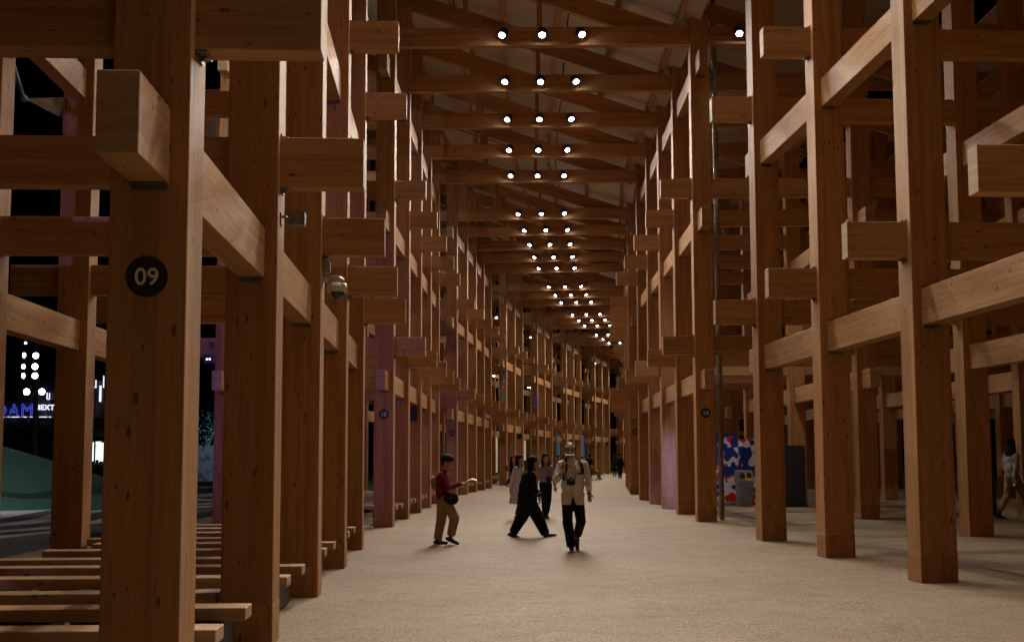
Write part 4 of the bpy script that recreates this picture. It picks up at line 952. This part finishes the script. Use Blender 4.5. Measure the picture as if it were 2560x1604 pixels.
# ---- woman in black striding to the right
wx, wy = 3.23, -4.5
t = thing("person", "woman in loose black clothes with a black bob striding to the right", "person", (wx, wy, ground_xy(wx, wy)), 0)
hd = head(t, (0.065, -0.01, 1.372), yaw=R(70), pitch=R(2), s=0.98, hair='bob', glasses=True)
hr_, kr_, ar_ = V3(-0.03, 0.06, 0.74), V3(-0.16, 0.07, 0.39), V3(-0.335, 0.08, 0.085)
hf_, kf_, af_ = V3(-0.02, -0.06, 0.74), V3(0.13, -0.07, 0.40), V3(0.285, -0.08, 0.085)
sh = V3(-0.01, 0, 1.15)
wh = V3(0.175, -0.13, 0.745); wh2 = V3(-0.06, 0.17, 0.74)
bodyp = hd + [('c', sh + V3(0, 0, 0.02), 0.045, V3(0.03, 0, 1.29), 0.042), ('e', V3(-0.02, 0, 1.05), (0.10, 0.14, 0.17)), ('e', V3(-0.03, 0, 0.84), (0.11, 0.14, 0.15)),
              ('c', hr_, 0.08, kr_, 0.05), ('c', kr_, 0.048, ar_, 0.034), ('c', hf_, 0.08, kf_, 0.05), ('c', kf_, 0.048, af_, 0.034),
              ('c', V3(-0.01, -0.15, 1.15), 0.042, V3(0.03, -0.17, 0.93), 0.034), ('c', V3(0.03, -0.17, 0.93), 0.033, wh, 0.022), ('c', V3(-0.02, 0.15, 1.15), 0.042, V3(-0.06, 0.18, 0.93), 0.034), ('c', V3(-0.06, 0.18, 0.93), 0.033, wh2, 0.022)]
garments(t, "body", bodyp, M['skin'], 0.011, 2)
BK = cloth("black_jersey", (0.006, 0.006, 0.007))
garments(t, "top", [('e', V3(-0.02, 0, 1.09), (0.150, 0.185, 0.145)), ('e', V3(-0.03, 0, 0.92), (0.180, 0.185, 0.20)), ('e', V3(-0.045, 0, 0.76), (0.190, 0.185, 0.17)), ('k', V3(-0.045, 0, 0.85), 0.17, V3(-0.05, 0, 0.60), 0.195),
                    ('c', V3(-0.01, -0.14, 1.14), 0.065, V3(0.03, -0.18, 0.93), 0.072), ('c', V3(0.03, -0.18, 0.93), 0.072, V3(0.155, -0.14, 0.80), 0.058), ('c', V3(-0.02, 0.14, 1.14), 0.065, V3(-0.06, 0.19, 0.93), 0.070), ('c', V3(-0.06, 0.19, 0.93), 0.07, wh2 + V3(0, 0, 0.06), 0.055)], BK, 0.012, 3)
garments(t, "trousers", [('e', V3(-0.03, 0, 0.66), (0.165, 0.165, 0.16)), ('c', V3(-0.05, 0.05, 0.60), 0.135, kr_ + V3(0.02, 0, 0.0), 0.120), ('k', kr_ + V3(0.02, 0, 0), 0.120, ar_ + V3(0.015, 0, -0.015), 0.080),
                         ('c', V3(0.01, -0.05, 0.60), 0.135, kf_, 0.120), ('k', kf_, 0.120, af_ + V3(0.0, 0, -0.025), 0.085)], BK, 0.013, 2)
garments(t, "shoe", shoe(ar_, (1, 0.05), 0.95, -R(18)), M['black'], 0.009, 1); garments(t, "shoe", shoe(af_ + V3(0.02, 0, 0), (1, -0.05), 0.95, R(6)), M['black'], 0.009, 1)
garments(t, "hand", limb_hand(wh, (0.1, 0, -1), 0.95, 0.7, 1, (1, 0, 0)), M['skin'], 0.0055, 1); garments(t, "hand", limb_hand(wh2, (0, 0, -1), 0.95, 0.7, 1, (1, 0, 0)), M['skin'], 0.0055, 1)
bm = bm_new(); bm_cone(bm, V3(0.145, -0.14, 0.812), 0.062, V3(0.152, -0.14, 0.800), 0.063, 18); part("white_cuff", bm, WS, t)
garments(t, "collar", [('e', V3(0.055, -0.02, 1.205), (0.05, 0.06, 0.028))], WS, 0.008, 1)
RD = cloth("red_lanyard", (0.45, 0.03, 0.02)); strap([(0.075, -0.06, 1.20), (0.120, -0.085, 1.13), (0.145, -0.09, 1.03)], RD, 0.012, "lanyard", t)

# ---- young man in maroon shirt looking at a paper
bx_, by_ = 1.74, -6.15
t = thing("person", "young man in maroon shirt and khaki trousers reading a white paper", "person", (bx_, by_, ground_xy(bx_, by_)), 0)
hd = head(t, (0.055, 0, 1.415), yaw=R(78), pitch=R(14), s=0.98, hair='short')
hp = V3(-0.01, 0, 0.78); kr_, ar_ = V3(-0.055, 0.07, 0.42), V3(-0.120, 0.07, 0.085); kf_, af_ = V3(0.185, -0.08, 0.45), V3(0.115, -0.07, 0.135)
wh, wh2 = V3(0.30, -0.09, 1.035), V3(0.30, 0.09, 1.035); el, el2 = V3(0.075, -0.19, 0.985), V3(0.065, 0.18, 0.985)
garments(t, "body", hd + [('c', V3(-0.02, 0, 1.20), 0.045, V3(0.02, 0, 1.33), 0.044), ('e', V3(-0.04, 0, 1.10), (0.095, 0.15, 0.17)), ('e', V3(-0.02, 0, 0.88), (0.095, 0.135, 0.16)),
                          ('c', hp + V3(0, 0.06, 0), 0.08, kr_, 0.05), ('c', kr_, 0.048, ar_, 0.033), ('c', hp + V3(0, -0.06, 0), 0.08, kf_, 0.05), ('c', kf_, 0.048, af_, 0.033),
                          ('c', V3(-0.04, -0.16, 1.19), 0.042, el, 0.034), ('c', el, 0.033, wh, 0.022), ('c', V3(-0.04, 0.16, 1.19), 0.042, el2, 0.034), ('c', el2, 0.033, wh2, 0.022)], M['skin'], 0.011, 2)
MR = cloth("maroon_shirt", (0.16, 0.012, 0.025))
garments(t, "shirt", [('e', V3(-0.04, 0, 1.11), (0.125, 0.180, 0.15)), ('e', V3(-0.03, 0, 0.93), (0.125, 0.165, 0.17)), ('b', V3(-0.02, 0, 0.84), (0.21, 0.28, 0.12)), ('c', V3(-0.04, -0.15, 1.18), 0.064, el, 0.056), ('c', el, 0.056, wh + V3(-0.03, 0, 0), 0.042), ('c', V3(-0.04, 0.15, 1.18), 0.064, el2, 0.056), ('c', el2, 0.056, wh2 + V3(-0.03, 0, 0), 0.042), ('c', V3(-0.02, 0, 1.20), 0.07, V3(0.0, 0, 1.255), 0.056)], MR, 0.012, 3)
KH = cloth("khaki_trousers", (0.30, 0.215, 0.12))
garments(t, "trousers", [('e', hp, (0.115, 0.155, 0.12)), ('c', hp + V3(-0.02, 0.06, 0), 0.108, kr_, 0.088), ('c', kr_, 0.088, kr_.lerp(ar_, .5), 0.080), ('k', kr_.lerp(ar_, .5), 0.080, ar_ + V3(0, 0, -0.005), 0.074), ('c', hp + V3(0.02, -0.06, 0), 0.108, kf_, 0.088), ('c', kf_, 0.088, kf_.lerp(af_, .5), 0.080), ('k', kf_.lerp(af_, .5), 0.080, af_ + V3(0.005, 0, 0.02), 0.074)], KH, 0.012, 2)
garments(t, "shoe", shoe(ar_, (1, 0), 0.95), M['black'], 0.009, 1); garments(t, "shoe", shoe(af_, (1, -0.1), 0.95, -R(22)), M['black'], 0.009, 1)
obj("shoe_letter", text_mesh("N", 0.05, 0.002, M['signw']), t, loc=(-0.075, 0.018, 0.055), rot=(R(90), 0, 0))
garments(t, "hand", limb_hand(wh, (1, 0.1, 0.15), 0.92, 0.9, -1, (0, 0, 1)), M['skin'], 0.0055, 1); garments(t, "hand", limb_hand(wh2, (1, -0.1, 0.15), 0.92, 0.9, 1, (0, 0, 1)), M['skin'], 0.0055, 1)
garments(t, "backpack_strap", [('c', V3(-0.13, -0.10, 1.20), 0.022, V3(-0.155, -0.10, 1.05), 0.020)], cloth("tan_canvas", (0.28, 0.20, 0.11)), 0.010, 1)
garments(t, "backpack", [('e', V3(-0.185, 0.01, 1.07), (0.055, 0.13, 0.12))], cloth("tan_canvas", (0.28, 0.20, 0.11)), 0.014, 2)
garments(t, "shoulder_bag", [('b', V3(0.13, -0.17, 0.80), (0.20, 0.07, 0.17), (0, R(18), 0)), ('e', V3(0.13, -0.17, 0.79), (0.135, 0.055, 0.105), (0, R(10), 0)), ('b', V3(0.03, -0.17, 0.87), (0.12, 0.05, 0.05), (0, R(25), 0))], cloth("dark_bag", (0.018, 0.012, 0.010)), 0.012, 2)
strap([(0.02, -0.175, 0.93), (-0.02, -0.19, 1.06), (-0.04, -0.12, 1.24)], M['dark'], 0.014, "bag_strap", t)
bm = bm_new(); pv = None
for i in range(9):
    f = i / 8; x = 0.36 + f * 0.20; z = 1.035 + 0.055 * math.sin(f * 2.6) + 0.02
    w = (bm.verts.new((x, -0.14, z)), bm.verts.new((x + 0.01, 0.15, z + 0.02)))
    if pv: bm.faces.new((pv[0], pv[1], w[1], w[0]))
    pv = w
pm = fin(bm, "sheet", plain("white_paper", (0.75, 0.74, 0.72), 0.7, 0, 0), True)
po = obj("paper", pm, None, loc=(bx_, by_, ground_xy(bx_, by_))); md = po.modifiers.new("t", 'SOLIDIFY'); md.thickness = 0.0015
tag(po, "curved white paper held out by the young man in maroon", "paper")

# ---- simpler walkers
def walker(x, y, h, yaw, label, top, bottom, hair='short', stride=0.18, arm=0.15, coat=False, hm='hair', skirt=False, wide=1.0, z=None, bag=None, lean=0.0, vox=0.016, group=None):
    s = h / 1.62
    t = thing("person", label, "person", (x, y, ground_xy(x, y) if z is None else z), yaw, group)
    hd = head(t, (0, -0.02 - lean, 1.50 * s), s=s, hair=hair, hm=hm, detail=vox < 0.015)
    a1, a2 = V3(-0.08, -stride, 0.085) * s, V3(0.08, stride, 0.10) * s; k1, k2 = V3(-0.08, -stride * 0.75 - 0.02, 0.46) * s, V3(0.08, stride * 0.3 - 0.04, 0.46) * s
    h1, h2 = V3(-0.08, 0, 0.84) * s, V3(0.08, 0, 0.84) * s
    w1, w2 = V3(-0.215, arm, 0.80) * s, V3(0.215, -arm, 0.80) * s; e1, e2 = V3(-0.205, arm * .35 + .03, 1.04) * s, V3(0.205, -arm * .35 + .03, 1.04) * s
    s1, s2 = V3(-0.148, 0, 1.275) * s, V3(0.148, 0, 1.275) * s
    body = hd + [('c', V3(0, 0, 1.30) * s, 0.046 * s, V3(0, -0.01 - lean, 1.43) * s, 0.044 * s), ('e', V3(0, 0, 1.17) * s, tuple(c * s for c in (0.145, 0.09, 0.17))), ('e', V3(0, 0, 0.93) * s, tuple(c * s for c in (0.135, 0.095, 0.15))),
                 ('c', h1, .08 * s, k1, .05 * s), ('c', k1, .048 * s, a1, .034 * s), ('c', h2, .08 * s, k2, .05 * s), ('c', k2, .048 * s, a2, .034 * s),
                 ('c', s1, .042 * s, e1, .034 * s), ('c', e1, .033 * s, w1, .022 * s), ('c', s2, .042 * s, e2, .034 * s), ('c', e2, .033 * s, w2, .022 * s)]
    garments(t, "body", body, M['skin'], vox, 1)
    for w_, sd in ((w1, 1), (w2, -1)): garments(t, "hand", limb_hand(w_, (0, -0.1, -1), s, .6, sd, (0, -1, 0)), M['skin'], 0.008, 0)
    tp = [('e', V3(0, 0, 1.19) * s, tuple(c * s for c in (0.158, 0.108, 0.14))), ('e', V3(0, 0, 1.00) * s, tuple(c * s for c in (0.165 * wide, 0.13 * wide, 0.19))), ('c', s1, .062 * s, e1, .055 * s), ('c', e1, .055 * s, w1 + V3(0, 0, .04 * s), .042 * s), ('c', s2, .062 * s, e2, .055 * s), ('c', e2, .055 * s, w2 + V3(0, 0, .04 * s), .042 * s), ('c', V3(0, 0, 1.31) * s, .068 * s, V3(0, 0, 1.355) * s, .055 * s)]
    if coat: tp += [('k', V3(0, 0, 1.05) * s, .150 * s, V3(0, 0.03, 0.40) * s, .235 * s)]
    garments(t, "coat" if coat else "top", tp, top, vox * .95, 2)
    garments(t, "trousers", [('e', V3(0, 0, 0.86) * s, tuple(c * s for c in (0.16, 0.12, 0.11))), ('c', h1, .095 * s, k1, .074 * s), ('c', k1, .074 * s, a1 + V3(0, 0, .05 * s), .060 * s), ('c', h2, .095 * s, k2, .074 * s), ('c', k2, .074 * s, a2 + V3(0, 0, .05 * s), .060 * s)], bottom, vox * .95, 1)
    garments(t, "shoe", shoe(a1, (0, -1), s, R(4)), M['black'], 0.011, 1); garments(t, "shoe", shoe(a2, (0, -1), s, -R(16)), M['black'], 0.011, 1)
    if bag:
        c_, r_, bmat = bag; garments(t, "bag", [('e', Vector(c_) * s, tuple(q * s for q in r_))], bmat, 0.014, 1)
    return t
BG = cloth("beige_jacket", (0.30, 0.23, 0.15)); LC = cloth("light_coat", (0.50, 0.46, 0.42)); DK = cloth("dark_jacket", (0.010, 0.010, 0.012)); WT = cloth("white_sweater", (0.42, 0.42, 0.40)); BLB = cloth("blue_bag", (0.02, 0.03, 0.10))
JE = cloth("blue_jeans", (0.035, 0.05, 0.10)); GT = cloth("grey_top", (0.32, 0.31, 0.29)); YB = cloth("mustard_coat", (0.22, 0.13, 0.03)); WTR = cloth("pale_trousers", (0.35, 0.34, 0.40))
walker(3.62, 2.6, 1.57, R(18), "woman with long black hair in a beige jacket carrying a small blue bag", BG, BT, 'long', 0.14, 0.10, bag=((0.03, -0.155, 0.98), (0.085, 0.025, 0.09), BLB), vox=0.0135)
walker(2.98, 2.2, 1.55, R(60), "woman in a long light coat partly hidden behind the striding woman in black", LC, BT, 'long', 0.10, 0.12, coat=True, vox=0.0135)
P_ = gp(1278, 1215, 0.03); walker(P_.x, P_.y, 1.56, R(78), "distant woman in black with a patterned tote bag near sign twelve", DK, BT, 'long', 0.30, 0.15, bag=((-0.30, 0.18, 0.98), (0.10, 0.16, 0.17), cloth("patterned_tote", (0.20, 0.12, 0.13), 0.5)))
P_ = gp(1300, 1213, 0.03); walker(P_.x, P_.y, 1.62, R(100), "distant man in dark cap and white sweater near sign twelve", WT, WTR, 'cap', 0.26, 0.12)
P_ = gp(1536, 1193, 0.1); walker(P_.x, P_.y, 1.60, R(175), "distant person in black walking away, left one of a pair near the bend", DK, BT, 'short', 0.26, 0.1)
P_ = gp(1549, 1198, 0.1); walker(P_.x, P_.y, 1.68, R(182), "distant person in black walking away on the right of a pair near the bend", DK, BT, 'short', 0.16, 0.1)
for x, y, h, yw, lab in ((1395, 1198, 1.62, 90, "small distant dark figure just left of the filming man's head"), (1455, 1197, 1.50, 20, "distant dark figure right behind the filming man's shoulder"), (1463, 1196, 1.5, -40, "distant dark figure between the filming man and the wheelchair"), (1474, 1199, 1.66, 180, "attendant in dark clothes standing behind the wheelchair")):
    P_ = gp(x, y, 0.08); walker(P_.x, P_.y, h, R(yw), lab, DK, BT, 'short', 0.08, 0.05, vox=0.02)
t = walker(13.62, -0.72, 1.70, R(118), "woman in a pale grey top and khaki trousers walking at the right edge", GT, KH, 'long', 0.30, 0.18, vox=0.0135)
walker(13.40, 0.45, 1.78, R(125), "man in black jacket and jeans behind the woman at the right edge", DK, JE, 'short', 0.24, 0.05, wide=1.15, bag=((-0.16, 0.16, 0.98), (0.12, 0.12, 0.22), BT), vox=0.0135)
P_ = gp(131, 1247); walker(P_.x, P_.y, 1.62, R(90), "person in black jacket with a white band and pale trousers by the mound", DK, WTR, 'cap', 0.05, 0.02, z=-0.16)
for i, x in enumerate((231, 240, 249, 259)):
    P_ = gp(x, 1212); walker(P_.x, P_.y, 1.55 + 0.08 * (i % 2), R(170), ["leftmost", "second", "third", "rightmost"][i] + " dark figure of the crowd before the lit shop windows", DK, BT, 'short', 0.05, 0.02, z=-0.16, vox=0.025, group="crowd before the lit shop windows")
# person standing behind the column with sign ten, one trainer showing
P_ = gp(1752, 1292, 0.1); walker(7.55, 3.75, 1.62, R(100), "person hidden behind the right column ten, one trainer visible", DK, JE, 'short', 0.20, 0.0, vox=0.018)
# wheelchair and user
P_ = gp(1482, 1202, 0.1); wz = ground_xy(P_.x, P_.y)
t = thing("wheelchair", "dark wheelchair with a seated person in the distance right of the filming man", "wheelchair", (P_.x, P_.y, wz), R(62))
def ringm(c, r, th, ax='X', seg=20):
    bm = bm_new()
    for i in range(seg):
        a0, a1 = 2 * math.pi * i / seg, 2 * math.pi * (i + 1) / seg
        f = (lambda a: Vector(c) + Vector((0, math.cos(a) * r, math.sin(a) * r)))
        bm_cone(bm, f(a0), th, f(a1), th, 6)
    return bm
for sx in (-0.27, 0.27):
    part("wheel", ringm((sx, 0.12, 0.30), 0.285, 0.018), M['black'], t); part("caster", ringm((sx * .85, -0.32, 0.09), 0.075, 0.016, seg=12), M['black'], t)
bm = bm_new(); bm_box(bm, (0, -0.02, 0.46), (0.44, 0.42, 0.04)); bm_box(bm, (0, 0.20, 0.70), (0.44, 0.03, 0.48)); part("seat", bm, M['black'], t)
bm = bm_new()
for sx in (-0.22, 0.22):
    bm_tube(bm, [(sx, 0.30, 0.96), (sx, 0.20, 0.94), (sx, 0.20, 0.46), (sx, -0.26, 0.46), (sx, -0.42, 0.10)], 0.013); bm_tube(bm, [(sx, 0.16, 0.68), (sx, -0.16, 0.68), (sx, -0.22, 0.46)], 0.014)
bm_box(bm, (0, -0.46, 0.10), (0.42, 0.12, 0.015)); part("frame", bm, M['steel'], t)
t = thing("person", "person in mustard coat seated in the distant wheelchair", "person", (P_.x, P_.y, wz), R(62))
hd = head(t, (0, -0.02, 1.02), s=0.95, hair='short', detail=False)
body = hd + [('c', V3(0, .05, .84), .045, V3(0, 0, .95), .042), ('e', V3(0, .06, .70), (.14, .10, .18)), ('c', V3(-.08, .05, .54), .07, V3(-.09, -.34, .53), .05), ('c', V3(-.09, -.34, .53), .045, V3(-.09, -.42, .18), .035), ('c', V3(.08, .05, .54), .07, V3(.09, -.34, .53), .05), ('c', V3(.09, -.34, .53), .045, V3(.09, -.42, .18), .035), ('c', V3(-.16, .06, .82), .04, V3(-.22, .0, .66), .033), ('c', V3(-.22, 0, .66), .03, V3(-.12, -.22, .64), .022), ('c', V3(.16, .06, .82), .04, V3(.22, .0, .66), .033), ('c', V3(.22, 0, .66), .03, V3(.12, -.22, .64), .022)]
garments(t, "body", body, M['skin'], 0.016, 1)
garments(t, "coat", [('e', V3(0, .06, .72), (.18, .13, .19)), ('e', V3(0, 0, .56), (.19, .18, .09)), ('c', V3(-.16, .06, .82), .06, V3(-.22, .0, .66), .052), ('c', V3(-.22, 0, .66), .05, V3(-.13, -.20, .64), .04), ('c', V3(.16, .06, .82), .06, V3(.22, .0, .66), .052), ('c', V3(.22, 0, .66), .05, V3(.13, -.20, .64), .04)], YB, 0.015, 2)
garments(t, "trousers", [('c', V3(-.08, .02, .55), .085, V3(-.09, -.34, .54), .068), ('c', V3(-.09, -.34, .54), .066, V3(-.09, -.42, .20), .052), ('c', V3(.08, .02, .55), .085, V3(.09, -.34, .54), .068), ('c', V3(.09, -.34, .54), .066, V3(.09, -.42, .20), .052)], YB, 0.015, 1)
for sx in (-.09, .09): garments(t, "shoe", shoe(V3(sx, -.42, .18), (0, -1), .95), M['black'], 0.012, 1)
